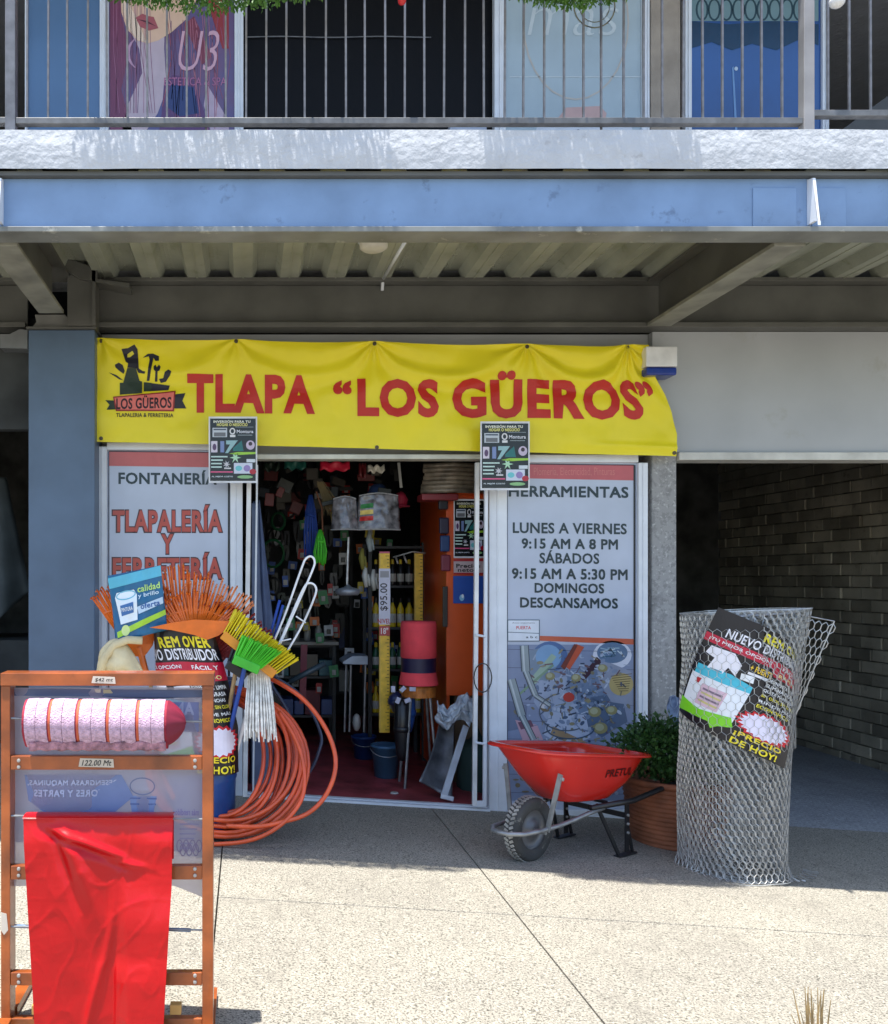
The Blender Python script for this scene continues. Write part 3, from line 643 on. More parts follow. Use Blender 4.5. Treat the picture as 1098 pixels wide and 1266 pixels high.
d.ring(705, 900, 30, 14, 1.6, (60, 84, 110), 11, 30, 0, 200); d.ring(700, 880, 34, 24, 1.4, (80, 92, 110), 11, 30, 60, 240)
for i in range(70):
    x, y = rnd.uniform(629, 780), rnd.uniform(925, 985); d.ell(x, y, rnd.uniform(2, 6), rnd.uniform(1, 3), rnd.choice([(90, 110, 140), (160, 170, 190), (120, 110, 90)]), 6+i % 4, 8)
d.rect(627, 667, 766, 793, (70, 96, 116), 12); d.rect(628, 666, 767, 792, (226, 232, 242), 13); d.line([(628, 781.5), (666, 783)], .8, (70, 96, 116), 14)
d.text('PUERTA', 638, 656, 774, 778, (206, 70, 80), 14); d.text('Aviso importante', 633, 661, 769, 771.5, (120, 120, 130), 14, bold=0); d.text('a b c', 650, 664, 786, 789, (60, 70, 80), 14)
d.build('lettering', bd, flat(PD-.011, .0005), rough=.3)

# flyers
def flyer(label, x0, x1, y0, y1, D, ang=0, scl=1):
    t = thing('flyer', label, 'poster', W((x0+x1)/2, y1, D), 'black advertising flyers')
    a = W(x0, y0, D); c = W(x1, y1, D); q = MB(); q.box(a.x, c.x, D, D+.004, c.z, a.z); pp = part('paper', q, mat('white_paper', (.8, .82, .86), .5), t)
    d = Decal(); w_, h = x1-x0, y1-y0; X = lambda u: x0+w_*u; Y = lambda v_: y0+h*v_
    d.rect(X(.03), X(.97), Y(.03), Y(.97), (16, 24, 28), 1)
    d.text('INVERSIÓN PARA TU', X(.1), X(.86), Y(.05), Y(.095), (240, 242, 225), 2, bold=.03); d.text('HOGAR O NEGOCIO', X(.17), X(.8), Y(.10), Y(.145), (235, 230, 130), 2, bold=.03)
    d.rect(X(.08), X(.38), Y(.17), Y(.31), (196, 204, 214), 2); d.rect(X(.11), X(.35), Y(.24), Y(.30), (110, 112, 118), 3); d.rect(X(.1), X(.36), Y(.185), Y(.205), (60, 70, 90), 3)
    d.ring(X(.49), Y(.22), w_*.06, h*.05, w_*.025, (225, 225, 230), 2); d.rect(X(.44), X(.55), Y(.275), Y(.31), (225, 225, 230), 2)
    d.text('Montura', X(.58), X(.92), Y(.20), Y(.25), (220, 222, 235), 2, bold=.02); d.rect(X(.6), X(.9), Y(.275), Y(.285), (150, 160, 165), 2); d.rect(X(.55), X(.92), Y(.155), Y(.162), (150, 160, 165), 2)
    d.rect(X(.05), X(.18), Y(.37), Y(.54), (214, 206, 222), 2); d.ell(X(.12), Y(.46), w_*.04, h*.05, (90, 60, 100), 3)
    d.poly([(X(.24), Y(.37)), (X(.32), Y(.37)), (X(.32), Y(.54)), (X(.24), Y(.54))], (122, 140, 190), 2)
    d.poly([(X(.36), Y(.36)), (X(.6), Y(.36)), (X(.40), Y(.55)), (X(.34), Y(.55)), (X(.44), Y(.42)), (X(.36), Y(.42))], (150, 190, 196), 2)
    d.poly([(X(.5), Y(.48)), (X(.68), Y(.36)), (X(.72), Y(.52)), (X(.5), Y(.52))], (30, 110, 110), 2)
    d.ell(X(.86), Y(.43), w_*.09, h*.07, (205, 190, 215), 2); d.ell(X(.86), Y(.41), w_*.04, h*.03, (60, 40, 50), 3)
    d.poly([(X(.42), Y(.56)), (X(.6), Y(.535)), (X(.97), Y(.535)), (X(.97), Y(.565)), (X(.6), Y(.58))], (160, 210, 60), 3)
    for i, wd in enumerate((.34, .24, .22, .22)): d.rect(X(.05), X(.05+wd), Y(.595+i*.052), Y(.615+i*.052), (198, 226, 220), 2)
    d.star(X(.55), Y(.62), w_*.12, w_*.04, 6, (180, 225, 190), 3); d.star(X(.37), Y(.72), w_*.08, w_*.03, 7, (205, 205, 215), 3); d.rect(X(.32), X(.46), Y(.77), Y(.79), (220, 220, 225), 3)
    d.rect(X(.52), X(.9), Y(.70), Y(.86), (208, 216, 236), 2); d.ell(X(.62), Y(.78), w_*.07, h*.04, (110, 200, 210), 3); d.ell(X(.79), Y(.78), w_*.07, h*.05, (150, 130, 190), 3)
    d.rect(X(.78), X(.96), Y(.64), Y(.69), (212, 222, 232), 2); d.ell(X(.91), Y(.83), w_*.07, h*.04, (180, 30, 50), 3)
    d.rect(X(.04), X(.5), Y(.825), Y(.845), (226, 90, 140), 2); d.text('AL MEJOR COSTO', X(.06), X(.5), Y(.895), Y(.92), (225, 235, 245), 2)
    d.ell(X(.75), Y(.91), w_*.16, h*.025, (140, 190, 130), 2)
    d.build('print', pp, flat(D-.001, .0004), rough=.25); return t
flyer('black flyer hanging over the end of the word FONTANERÍA', 258, 318, 515, 597, 5.93)
flyer('black flyer taped below the banner at the start of the word HERRAMIENTAS', 594, 655, 521, 606, 5.93)

# ------------------------------------------------------------------ doors of the shop
q = MB(); a = W(300.2, 563, PD); c = W(602.8, 569, PD); q.box(a.x, c.x, PD-.06, PD+.06, c.z, a.z); single('door_track', 'pale sliding door track along the top of the shop opening', 'door track', q, mat('cream_track', (.62, .62, .52), .4), bevel=.004)
q = MB(); xa, xb = W(300.2, 0, PD).x, W(602.8, 0, PD).x
for y0, y1, h in ((6.10, 6.125, .016), (6.15, 6.165, .02), (6.19, 6.22, .014)):
    q.add([(x, y, gz(x)+hh) for hh in (.0, h) for (x, y) in ((xa, y0), (xb, y0), (xb, y1), (xa, y1))], [(0,3,2,1), (4,5,6,7), (0,1,5,4), (1,2,6,5), (2,3,7,6), (3,0,4,7)])
single('door_sill', 'pale aluminium sill track across the shop doorway floor', 'sill', q, M_white)
b = MB(); b.add([(x, y, gz(x)+.004) for y in (6.215, 10.2) for x in (-.9, 2.74)], [(0, 1, 3, 2)]); struct('shop_floor', b, M_redfloor)
ld = thing('folding_gate', 'narrow white upright of the left shop door beside the blue sheet', 'door', W(306, 985, 6.1))
q = MB(); q.bar(W(308, 590, 6.08), W(303, 985, 6.08), .03, .03); part('stile', q, mat('white_enamel', (.8, .8, .8), .35), ld, bevel=.003)
q = MB(); q.bar(W(318, 575, 6.16), W(313, 985, 6.16), .012, .03); part('edge_strip', q, M_white, ld)
rd = thing('folding_gate', 'pair of white door uprights with a cable lock right of the opening', 'door', W(592, 998, 6.1))
for (x0, x1, wd, nm) in ((590, 586.5, .028, 'stile'), (601, 599, .022, 'stile')):
    q = MB(); q.bar(W(x0, 572, 6.08), W(x1, 996, 6.08), wd, .03); part(nm, q, MATS['white_enamel'] if x0 < 595 else M_white, rd, bevel=.003)
q = MB(); a = W(588, 990, 6.08); c = W(600, 997, 6.08); q.box(a.x, c.x, 6.07, 6.09, c.z, a.z); part('bottom_rail', q, M_white, rd)
for yy in (785, 918): q = MB(); q.tube([W(588, yy, 6.06), W(600, yy+2, 6.06)], .008, 6); part('hinge', q, M_white, rd)
q = MB(); q.tube([W(597+11*math.cos(t_/16*6.283), 838+18*math.sin(t_/16*6.283), 6.03) for t_ in range(16)], .004, 6, closed=True); single('cable_lock', 'thin dark cable lock looped round the right door uprights', 'lock', q, M_black)
exec_marker = 0

# ------------------------------------------------------------------ inside the shop
def hang_cloth(name, label, cat, quad, D, m, folds=5, amp=.02, nu=30, nv=30, dep=0, group=None, solid=.003):
    q = MB(); (ax, ay), (bx, by), (cx, cy), (dx, dy) = quad       # TL TR BR BL
    def fn(u, v_):
        x = (ax*(1-u)+bx*u)*(1-v_)+(dx*(1-u)+cx*u)*v_; y = (ay*(1-u)+by*u)*(1-v_)+(dy*(1-u)+cy*u)*v_
        p_ = W(x, y, D); p_.y += amp*math.sin(u*folds*6.28+2*v_)*(.4+v_)+.5*amp*noise.noise(Vector((u*4, v_*5, ax)))+dep*v_; return p_
    q.grid(fn, nu, nv); return single(name, label, cat, q, m, group, smooth=True, solid=solid)
hang_cloth('blue_sheet', 'long dusty blue sheet hanging inside the left of the doorway', 'sheet', ((313, 620), (321, 618), (338, 770), (308, 985)), 6.5, mat('dusty_blue_cloth', (.10, .14, .26), .7, var=.2, scale=4), 2, .02)
q = MB()
q.grid(lambda u, v_: W(311+(9+18*min(1, v_*1.6))*u, 622+v_*360, 6.45)+Vector((0, .05*u+.02*math.sin(v_*7), 0)), 8, 24)
single('tarpaulin', 'grey blue tarpaulin edge behind the left door upright', 'tarpaulin', q, mat('grey_blue_tarp', (.13, .17, .28), .6), smooth=True, solid=.004)
# shelving against the back and left with stock
M_shelf = mat('dark_shelf_steel', (.05, .052, .055), .5, .3)
def shelving(label, x0, x1, y0, y1, zs, group=None):
    t = thing('shelving_unit', label, 'shelf', ((x0+x1)/2, (y0+y1)/2, gz(x0)), group)
    for X in (x0, x1-.03):
        for Y in (y0, y1-.03): q = MB(); q.box(X, X+.03, Y, Y+.03, gz(X), zs[-1]+.05); part('upright', q, M_shelf, t)
    for z in zs: q = MB(); q.box(x0+.031, x1-.031, y0+.002, y1-.002, z, z+.02); part('shelf_board', q, M_shelf, t)
    return t
shelving('dark steel shelving along the back wall of the shop', .0, 1.1, 9.6, 10.15, [.3, .75, 1.2, 1.65, 2.1])
shelving('narrow steel shelving of bottles behind the yellow levels', 1.02, 1.50, 7.75, 8.15, [.35, .72, 1.07, 1.42, 1.75])
shelving('low shelving on the left of the shop', .18, .80, 8.3, 8.7, [.25, .60, .88])
def bottle(label, x, y, z, h, r, m1, m2, group):
    t = thing('bottle', label, 'bottle', (x, y, z), group)
    q = MB(); q.lathe((x, y, z), [(r*.95, 0), (r, .01), (r, h*.6), (r*.4, h*.78), (r*.35, h*.82)], 12); part('body', q, m1, t, smooth=True)
    q = MB(); q.lathe((x, y, z+h*.82), [(r*.45, 0), (r*.45, h*.14), (r*.3, h*.18)], 10); part('cap', q, m2, t)
    q = MB(); q.lathe((x, y, z+h*.15), [(r*1.03, 0), (r*1.03, h*.3)], 12, caps=False); part('label', q, mat('white_label', (.6, .6, .55), .5), t)
M_yel = mat('yellow_plastic', (.80, .58, .02), .35); M_blk = mat('black_plastic', (.015, .015, .017), .3); M_grn = mat('dark_green_plastic', (.015, .10, .04), .35)
M_blu = mat('blue_pail_plastic', (.02, .07, .26), .35); M_tealp = mat('teal_plastic', (.03, .16, .19), .4); M_wht = mat('offwhite_plastic', (.5, .5, .47), .4)
for j, (z, ms, lab) in enumerate(((1.44, M_blk, 'black bottle with yellow cap on the top bottle shelf'), (1.09, M_yel, 'yellow bottle on the middle bottle shelf behind the levels'), (.74, M_grn, 'dark green bottle on the lower bottle shelf'), (.37, M_yel, 'yellow bottle on the bottom bottle shelf'))):
    for i in range(6): bottle(lab, 1.09+i*.07, 7.80+.01*(i % 2), z, .22 if j != 1 else .25, .03, ms, M_yel if j != 1 else M_blk, ['bottles on the top shelf', 'bottles on the middle shelf', 'bottles on the lower shelf', 'bottles on the bottom shelf'][j])
rnd = random.Random(5)
cols = {'teal': M_tealp, 'dark blue': M_blu, 'black': M_blk, 'off white': M_wht, 'dark green': M_grn, 'maroon': mat('maroon_card', (.16, .015, .03), .5), 'brown': mat('brown_card', (.16, .10, .05), .7)}
def carton(name, X, Y, Z, sx, sy, sz):
    q = MB(); q.box(X, X+sx, Y, Y+sy, Z, Z+sz); return single('carton', '%s carton of stock on the dark shelving at the back of the shop' % name, 'box', q, cols[name], '%s cartons on the back shelving' % name, bevel=.003)
for z in (.32, .77, 1.22, 1.67, 2.12):
    X = .05
    while X < 1.0:
        s_ = rnd.uniform(.07, .2); carton(rnd.choice(list(cols)), X, 9.65, z+.001, s_-.01, .3, rnd.uniform(.1, .32)); X += s_
for z in (.27, .62):
    X = .22
    while X < .72:
        s_ = rnd.uniform(.09, .17); nm = rnd.choice(['teal', 'black', 'maroon', 'dark blue']); q = MB(); q.box(X, X+s_-.01, 8.34, 8.6, z+.001, z+rnd.uniform(.12, .24)); X += s_
        single('carton', '%s carton on the low left shelving' % nm, 'box', q, cols[nm], '%s cartons on the low left shelving' % nm, bevel=.003)
q = MB(); q.box(.18, .82, 8.22, 8.72, .905, .935); single('counter_board', 'pale board lying on top of the low left shelving', 'board', q, mat('pale_board', (.4, .38, .33), .5), bevel=.003)
# white jars on that board
for i in range(5):
    q = MB(); q.lathe((.25+i*.1, 8.4, .936), [(.03, 0), (.03, .10), (.02, .12), (.02, .15)], 10); single('white_jar', 'small white jar standing on the pale board', 'jar', q, M_wht, 'white jars on the pale board', smooth=True)
# wall of dark hanging packs, left inner wall and a pegboard
pg = MB(); pg.box(-.87, .95, 9.50, 9.55, .3, 2.9); bpg = single('peg_board', 'dark pegboard carrying hanging tools at the back left of the shop', 'pegboard', pg, M_dark)
M_pk = [mat('pack_dark_grey', (.035, .036, .038), .35), mat('pack_charcoal', (.018, .02, .018), .3), mat('pack_green_black', (.02, .06, .04), .35), mat('pack_blue_grey', (.035, .045, .07), .4), mat('pack_silver', (.12, .12, .13), .3, .5)]
ORD = ['first', 'second', 'third', 'fourth', 'fifth', 'sixth', 'seventh', 'eighth', 'ninth', 'tenth', 'eleventh', 'twelfth', 'thirteenth', 'fourteenth', 'fifteenth', 'sixteenth', 'seventeenth', 'eighteenth', 'nineteenth', 'twentieth', 'twenty-first', 'twenty-second', 'twenty-third', 'twenty-fourth', 'twenty-fifth']
names = ['dark grey', 'charcoal', 'dark green', 'blue grey', 'silver']
for i in range(11):
    for j in range(8):
        k_ = rnd.choice([0, 0, 1, 1, 2, 3, 4]); x = -.1+i*.105+rnd.uniform(-.035, .035); z = 2.7-j*.22+rnd.uniform(-.07, .07); D = 9.42-rnd.random()*.25
        h = rnd.uniform(.06, .24); w_ = rnd.uniform(.025, .10)
        t = thing('hanging_tool', '%s packet tool on the deep pegboard, %s row down, %s from left' % (names[k_], ORD[j], ORD[i]), 'tool', (x, D, z-h), '%s packets on the pegboard' % names[k_])
        q = MB(); q.prism([(x-w_/2, D, z), (x+w_/2, D, z), (x+w_/2+.006, D, z-h*.6), (x+w_*.2, D, z-h), (x-w_*.3, D, z-h*.9), (x-w_/2-.004, D, z-h*.4)], (0, .02, 0)); part('blister', q, M_pk[k_], t)
        q = MB(); q.tube([(x, D-.01, z-h*.2), (x+rnd.uniform(-.02, .02), D-.015, z-h*.85)], rnd.uniform(.004, .009), 6); part('shaft', q, M_pk[4] if rnd.random() < .4 else M_pk[1], t)
# hanging coils of hose and cable near the left
for i in range(7):
    x, z, D = W(335+rnd.random()*50, 600+i*19, 7.6+rnd.random()*.5).xyz[0], W(0, 605+i*20, 7.8).z, 7.5+rnd.random()*.6; r_ = rnd.uniform(.05, .1); q = MB()
    for k_ in range(4): q.tube([(x+(r_+k_*.004)*math.cos(a/14*6.283), D+k_*.008, z+(r_*1.3+k_*.004)*math.sin(a/14*6.283)) for a in range(14)], .005, 5, closed=True)
    single('cable_coil', 'dark coil of cable hanging in the left of the shop', 'cable', q, rnd.choice([M_blk, M_pk[0], M_grn]), 'dark coils hanging at left')
# hanging hanks of rope
def hank(label, cx, y0, y1, D, wpx, m, n=9):
    q = MB(); r_ = random.Random(cx)
    for i in range(n):
        o = (i-(n-1)/2)/n*wpx
        q.tube([W(cx+o*.2, y0, D), W(cx+o*.9, y0+(y1-y0)*.25, D-.01*(i % 3)), W(cx+o*1.3+r_.uniform(-1, 1), y0+(y1-y0)*.6, D-.012*(i % 3)), W(cx+o*1.1+r_.uniform(-1, 1), y1-3+r_.uniform(-4, 3), D), W(cx+o*.5, y1-6, D+.02)], .006, 6)
    q.tube([W(cx-wpx*.4, y0+(y1-y0)*.3, D-.02), W(cx+wpx*.4, y0+(y1-y0)*.34, D-.02)], .012, 6)
    single('rope_hank', label, 'rope', q, m, smooth=True)
hank('blue rope hank hanging in the dark left of the green one', 384, 612, 690, 7.0, 14, mat('blue_rope', (.02, .07, .35), .6))
hank('bright green rope hank hanging inside the shop', 396, 655, 700, 6.9, 12, mat('green_rope', (.08, .55, .03), .6))
q = MB(); q.tube([W(391, 608, 6.9), W(398, 628, 6.9), W(399, 656, 6.9)], .006, 6); single('brown_cord', 'brown cord from which the green rope hank hangs', 'cord', q, mat('brown_cord', (.25, .10, .05), .7))
# straw broom tops
q = MB(); r_ = random.Random(2)
for i in range(90):
    a = W(396+r_.uniform(-4, 4), 598+r_.uniform(-3, 3), 6.95); c = W(412+r_.uniform(-12, 14), 628+r_.uniform(-6, 10), 6.95+r_.uniform(-.05, .05)); q.tube([a, c], .0022, 3)
single('straw_brush', 'dry straw brush hanging beside the grey bags', 'brush', q, mat('straw', (.26, .20, .10), .8))
# clear packets with coloured stripes
def hat_bag(label, x0, x1, y0, y1, stripes):
    t = thing('hanging_bag', label, 'bag', W((x0+x1)/2, y1, 6.7)); q = MB()
    def fn(u, v_):
        p_ = W(x0+(x1-x0)*u+(6*(1-v_)*(.5-u)), y0+(y1-y0)*v_+3*math.sin(u*3.1)*(-(1-v_)), 6.7); p_.y -= .07*math.sin(u*3.14)*(.4+.6*v_)+.01*noise.noise(Vector((u*9, v_*9, x0))); return p_
    q.grid(fn, 20, 14); part('bag_body', q, mat('grey_plastic_film', (.20, .19, .20), .25, var=.4, scale=18, coat=.6), t, smooth=True, solid=.003)
    for yy, f0, f1 in ((y0+1, 0, 1), (y1-1, 0, 1)):
        q = MB(); q.tube([fn(i/10, (yy-y0)/(y1-y0))+Vector((0, -.006, 0)) for i in range(11)], .004, 5); part('hem', q, mat('hem_grey', (.4, .4, .4), .4), t)
    if stripes:
        for k_, c_ in enumerate(((30, 120, 50), (225, 200, 110), (190, 40, 35))):
            q = MB(); v0 = .28+k_*.17; q.grid(lambda u, v_: fn(.05+.3*u+.0, v0+.12*v_)+Vector((0, -.008, 0)), 6, 2); part('stripe', q, ink(c_), t)
hat_bag('left grey plastic packet hanging without stripes', 409, 443, 616, 656, False)
hat_bag('right grey plastic packet with green, yellow and red stripes', 441, 495, 612, 656, True)
# blue cap, red cap
for lab, cx, cy, m, r_ in (('blue cap hanging above the striped grey packet', 467, 610, mat('navy_cloth', (.02, .05, .16), .7), .07), ('red cap hanging on a white strip', 495, 618, mat('red_cloth', (.35, .01, .04), .7), .055)):
    q = MB(); q.ball(W(cx, cy, 6.95), (r_, r_, r_*1.1), 14, 8, .2); q.lathe(W(cx, cy+6, 6.95), [(r_*.6, 0), (r_*1.35, -.01), (r_*1.35, -.016)], 14); single('cap', lab, 'cap', q, m, smooth=True)
q = MB(); q.bar(W(493, 572, 6.95), W(496, 603, 6.95), .02, .003); single('white_strip', 'white display strip hanging above the red cap', 'strip', q, M_wht)
for i, (x0, x1, y0, y1, c_, lb) in enumerate(((396, 432, 571, 582, (200, 30, 60), 'red'), (352, 378, 570, 580, (30, 90, 80), 'teal'), (325, 345, 572, 582, (25, 40, 30), 'dark green'), (444, 452, 574, 590, (90, 20, 25), 'maroon'), (455, 475, 576, 584, (210, 205, 190), 'white'))):
    a = W(x0, y0, 6.6); c = W(x1, y1, 6.6); q = MB(); q.grid(lambda u, v_: Vector((a.x+(c.x-a.x)*u, 6.6-.03*math.sin(u*9)*v_, a.z+(c.z-a.z)*v_+.01*math.sin(u*14))), 14, 3)
    single('hanging_packet', '%s packet hanging just under the door track' % lb, 'packet', q, ink(c_), smooth=True, solid=.01)
rnd = random.Random(21)
for i in range(34):   # small packs strung under the ceiling
    x = 322+rnd.random()*175; y = 578+rnd.random()*52; D = 6.8+rnd.random()*1.4; c_ = rnd.choice([(40, 42, 38), (60, 50, 34), (28, 34, 30), (84, 80, 70), (30, 44, 60), (100, 24, 24)]); nm = {(40, 42, 38): 'charcoal', (60, 50, 34): 'brown', (28, 34, 30): 'blackish', (84, 80, 70): 'grey', (30, 44, 60): 'navy', (100, 24, 24): 'dull red'}[c_]
    q = MB(); a = W(x, y, D); q.obox(a, (rnd.uniform(.05, .14), .02, rnd.uniform(.03, .1)), Matrix.Rotation(rnd.uniform(-.5, .5), 3, 'Y')); single('small_pack', '%s pack strung under the shop ceiling' % nm, 'packet', q, ink(c_), '%s packs under the ceiling' % nm, bevel=.004)
for i in range(85):   # bright card packets on the inner walls and shelf fronts
    x = 335+rnd.random()*160; y = 598+rnd.random()*255; D = 7.9+rnd.random()*1.3; c_, nm = rnd.choice([((214, 190, 40), 'yellow'), ((190, 40, 36), 'red'), ((40, 90, 180), 'blue'), ((210, 212, 214), 'white'), ((60, 150, 90), 'green'), ((230, 120, 40), 'orange')])
    a = W(x, y, D); t = thing('card_packet', '%s card packet hanging in the depth of the shop' % nm, 'packet', a, '%s card packets deep in the shop' % nm)
    q = MB(); q.obox(a, (rnd.uniform(.045, .085), .004, rnd.uniform(.06, .13)), Matrix.Rotation(rnd.uniform(-.15, .15), 3, 'Y')); part('card', q, ink(c_), t); q = MB(); q.obox(a+Vector((0, -.008, -.01)), (.036, .012, .045)); part('blister', q, M_wht if nm != 'white' else M_blk, t, bevel=.003)
# pendant lamp on a chain
t = thing('pendant_scale', 'grey metal dish hanging from a chain in the shop', 'scale', W(430, 738, 6.8)); q = MB(); q.tube([W(431, 664, 6.8), W(429, 725, 6.8)], .009, 6); part('chain', q, M_chrome, t)
q = MB(); q.lathe(W(430, 736, 6.8), [(.075, 0), (.092, .02), (.09, .045), (.03, .06), (.01, .08)], 20); part('dish', q, mat('dull_zinc', (.30, .32, .36), .4, .4), t, smooth=True)
# kraft bundle at the top
q = MB()
for i in range(7):
    z = W(0, 576+i*5.2, 6.75).z; a = W(524+(-i*.8), 0, 6.75).x; c = W(598, 0, 6.75).x
    q.tube([(a+rnd.uniform(0, .02), 6.75+rnd.uniform(-.02, .02), z), ((a+c)/2, 6.72, z+.006), (c, 6.75, z)], .018+rnd.random()*.004, 8)
single('kraft_bundle', 'bundle of brown wrapped sheets stacked high at the right of the doorway', 'bundle', q, mat('wrapped_kraft', (.26, .22, .17), .35, var=.3, scale=12, coat=.4), smooth=True)
a = W(520, 612, 6.75); q = MB(); q.box(a.x, W(565, 0, 6.75).x, 6.70, 6.9, W(0, 619, 6.75).z, W(0, 611, 6.75).z); single('red_packet', 'flat dark red packet under the brown wrapped bundle', 'packet', q, mat('dark_red_card', (.25, .02, .03), .4), bevel=.006)
# orange cabinet
ct = thing('orange_cabinet', 'tall orange red display cabinet inside the right of the doorway', 'cabinet', W(560, 930, 7.0))
MO = mat('orange_red_laminate', (.75, .10, .015), .35, var=.08, scale=3)
q = MB(); q.box(W(517, 0, 8.0).x, W(553, 0, 6.85).x+.02, 6.86, 7.9, .0, 2.15); part('side_panel', q, MO, ct)
a = W(552, 612, 6.8); c = W(612, 860, 6.8); q = MB(); q.box(a.x, c.x+.2, 6.8, 6.855, c.z, a.z); part('front_panel', q, MO, ct, bevel=.004)
q = MB(); q.box(a.x, c.x+.2, 6.78, 6.87, a.z+.001, a.z+.04); part('cornice', q, MO, ct, bevel=.004)
q = MB(); aa = W(547, 725, 6.79); cc = W(553, 775, 6.79); q.box(aa.x, cc.x, 6.77, 6.79, cc.z, aa.z); part('handle', q, M_blk, ct, bevel=.004)
flyer('black flyer stuck on the orange cabinet inside the shop', 561, 600, 617, 690, 6.78)
def card(name, lab, cat, x0, x1, y0, y1, D, m, dec=None):
    t = thing(name, lab, cat, W((x0+x1)/2, y1, D)); a = W(x0, y0, D); c = W(x1, y1, D); q = MB(); q.box(a.x, c.x, D, D+.006, c.z, a.z); p = part('card', q, m, t)
    if dec: dd = Decal(); dec(dd); dd.build('print', p, flat(D-.001, .0006))
    return t
card('notice_card', 'white notice with red edge under the flyer on the orange cabinet', 'sign', 561, 600, 693, 710, 6.785, ink((196, 176, 180)), lambda dd: (dd.rect(561, 600, 691.5, 694, (180, 40, 50), 1), dd.rect(561, 600, 708, 710, (180, 40, 50), 1), dd.text('Precios', 564, 594, 697, 702, (30, 26, 30), 2, bold=.03), dd.text('netos', 566, 590, 703, 707, (30, 26, 30), 2, bold=.02)))
card('blue_card', 'plain blue card below the notice on the orange cabinet', 'sign', 560.5, 600, 712, 746, 6.785, ink((30, 80, 170)), lambda dd: (dd.ell(571, 739, 3, 4, (140, 200, 235), 1), dd.ell(572, 737, 1.5, 2.5, (230, 240, 250), 2)))
for i, (x, y, c_) in enumerate(((548, 620, (30, 30, 40)), (549, 650, (40, 34, 60)), (550, 672, (26, 60, 110)), (551, 696, (120, 40, 60)))):
    a = W(x, y, 6.78); q = MB(); q.obox(a, (.07, .03, .12)); single('blister_pack', ['black', 'violet', 'blue', 'pink'][i]+' blister pack hanging on the left edge of the orange cabinet', 'packet', q, ink(c_), bevel=.01)
# yellow levels
def level(label, x0, x1, y0, y1, D, lab):
    t = thing('spirit_level', label, 'level', W((x0+x1)/2, y1, D)); MY = mat('yellow_level_paint', (.80, .50, .03), .4, var=.12, scale=20)
    a = W(x0, y0, D); c = W(x1, y1, D); q = MB(); q.box(a.x, c.x, D, D+.03, c.z, a.z); part('body', q, MY, t, bevel=.003)
    dd = Decal(); n = int((y1-y0)/4.3)
    for i in range(n): dd.rect(x1-(5.5 if i % 5 == 0 else 3.5), x1-.6, y0+3+i*4.3, y0+3.7+i*4.3, (80, 52, 20), 1)
    dd.rect(x0+.3, x0+1.2, y0, y1, (214, 180, 90), 1)
    if lab:
        dd.rect(x0-.5, x1+.5, 703, 772, (206, 206, 222), 2); dd.rect(x0+1, x1-1, 706, 714, (150, 150, 156), 3)
        dd.text('$95.00', 458, 492, 733, 743, (26, 24, 36), 4, bold=.01, ang=-90); dd.text('NIVEL', 467, 483, 766-1, 771, (170, 40, 40), 3); dd.rect(x0, x1, 774, 786, (176, 60, 60), 2); dd.text('18"', x0+2, x1-2, 776, 784, (230, 220, 220), 3)
        dd.rect(x0, x1, 682, 684, (200, 90, 120), 2)
    dd.build('print', t, flat(D-.0015, .0006))
level('long yellow ruler level with white price label standing in the blue pail', 469, 482, 684, 906, 6.9, True)
level('shorter yellow ruler level hanging right of the labelled one', 512.5, 523, 684, 792, 7.3, False)
q = MB(); q.tube([W(486, 689, 7.28), W(500, 685, 7.28), W(510, 682, 7.28), W(526, 684, 7.28)], .006, 6); q.tube([W(499, 686, 7.28), W(503, 696, 7.26)], .008, 6); q.tube([W(489, 688, 7.28), W(492, 697, 7.26)], .008, 6); single('wire_hook_rail', 'bent wire hooks above the shorter yellow level', 'hook', q, M_chrome, smooth=True)
# white gloves and brushes hanging left of the level
for i, (x, y) in enumerate(((452, 712), (462, 716), (448, 690), (457, 668))):
    q = MB(); q.tube([W(x, y-12, 7.0), W(x-1, y, 7.0), W(x+1, y+14, 7.0)], [.012, .024, .014], 8); q.tube([W(x+3, y-2, 6.99), W(x+5, y+12, 6.99)], [.01, .008], 6)
    single('work_glove', ['pale grey glove hanging low left of the level', 'grey glove hanging against the labelled level', 'olive glove hanging left of the level', 'white glove bundle hanging above the labelled level'][i], 'glove', q, [M_wht, M_wht, mat('olive_cloth', (.22, .20, .04), .8), mat('pale_blue_cloth', (.35, .42, .45), .8)][i], smooth=True)
# pink roll standing on a stool
rt = thing('fabric_roll', 'coral red roll of cloth with dark band standing on a wooden stool', 'roll', W(517, 850, 6.75)); D = 6.75; s_ = F/D
cx = W(517.5, 0, D).x; rr = 22/s_; z = lambda y: W(0, y, D).z; MC = mat('coral_cloth', (.85, .07, .09), .8, var=.08, scale=10, bump=.15, bscale=120)
q = MB(); q.lathe((cx, D, 0), [(rr*.9, z(814)), (rr*1.0, z(812)), (rr, z(772)), (rr*.94, z(768)), (0, z(767.5))], 28, caps=False); part('roll_body', q, MC, rt, smooth=True)
q = MB(); q.lathe((cx, D, 0), [(rr*.97, z(832)), (rr*.97, z(813))], 28, caps=False); part('dark_band', q, mat('navy_band', (.015, .01, .05), .5), rt, smooth=True)
q = MB(); q.lathe((cx, D, 0), [(rr*1.1, z(846)), (rr*1.08, z(843)), (rr*.98, z(830.5))], 28, caps=False); part('loose_hem', q, MC, rt, smooth=True)
sl = thing('stool', 'dark metal stool with round orange wooden seat under the coral red roll', 'stool', W(517, 940, 6.75))
q = MB(); q.lathe((cx, D, 0), [(0, z(861)), (rr*.95, z(861)), (rr*1.0, z(849)), (rr*.9, z(847)), (0, z(847))], 24, caps=False); part('seat', q, mat('orange_wood', (.50, .16, .03), .45, var=.3, scale=15), sl)
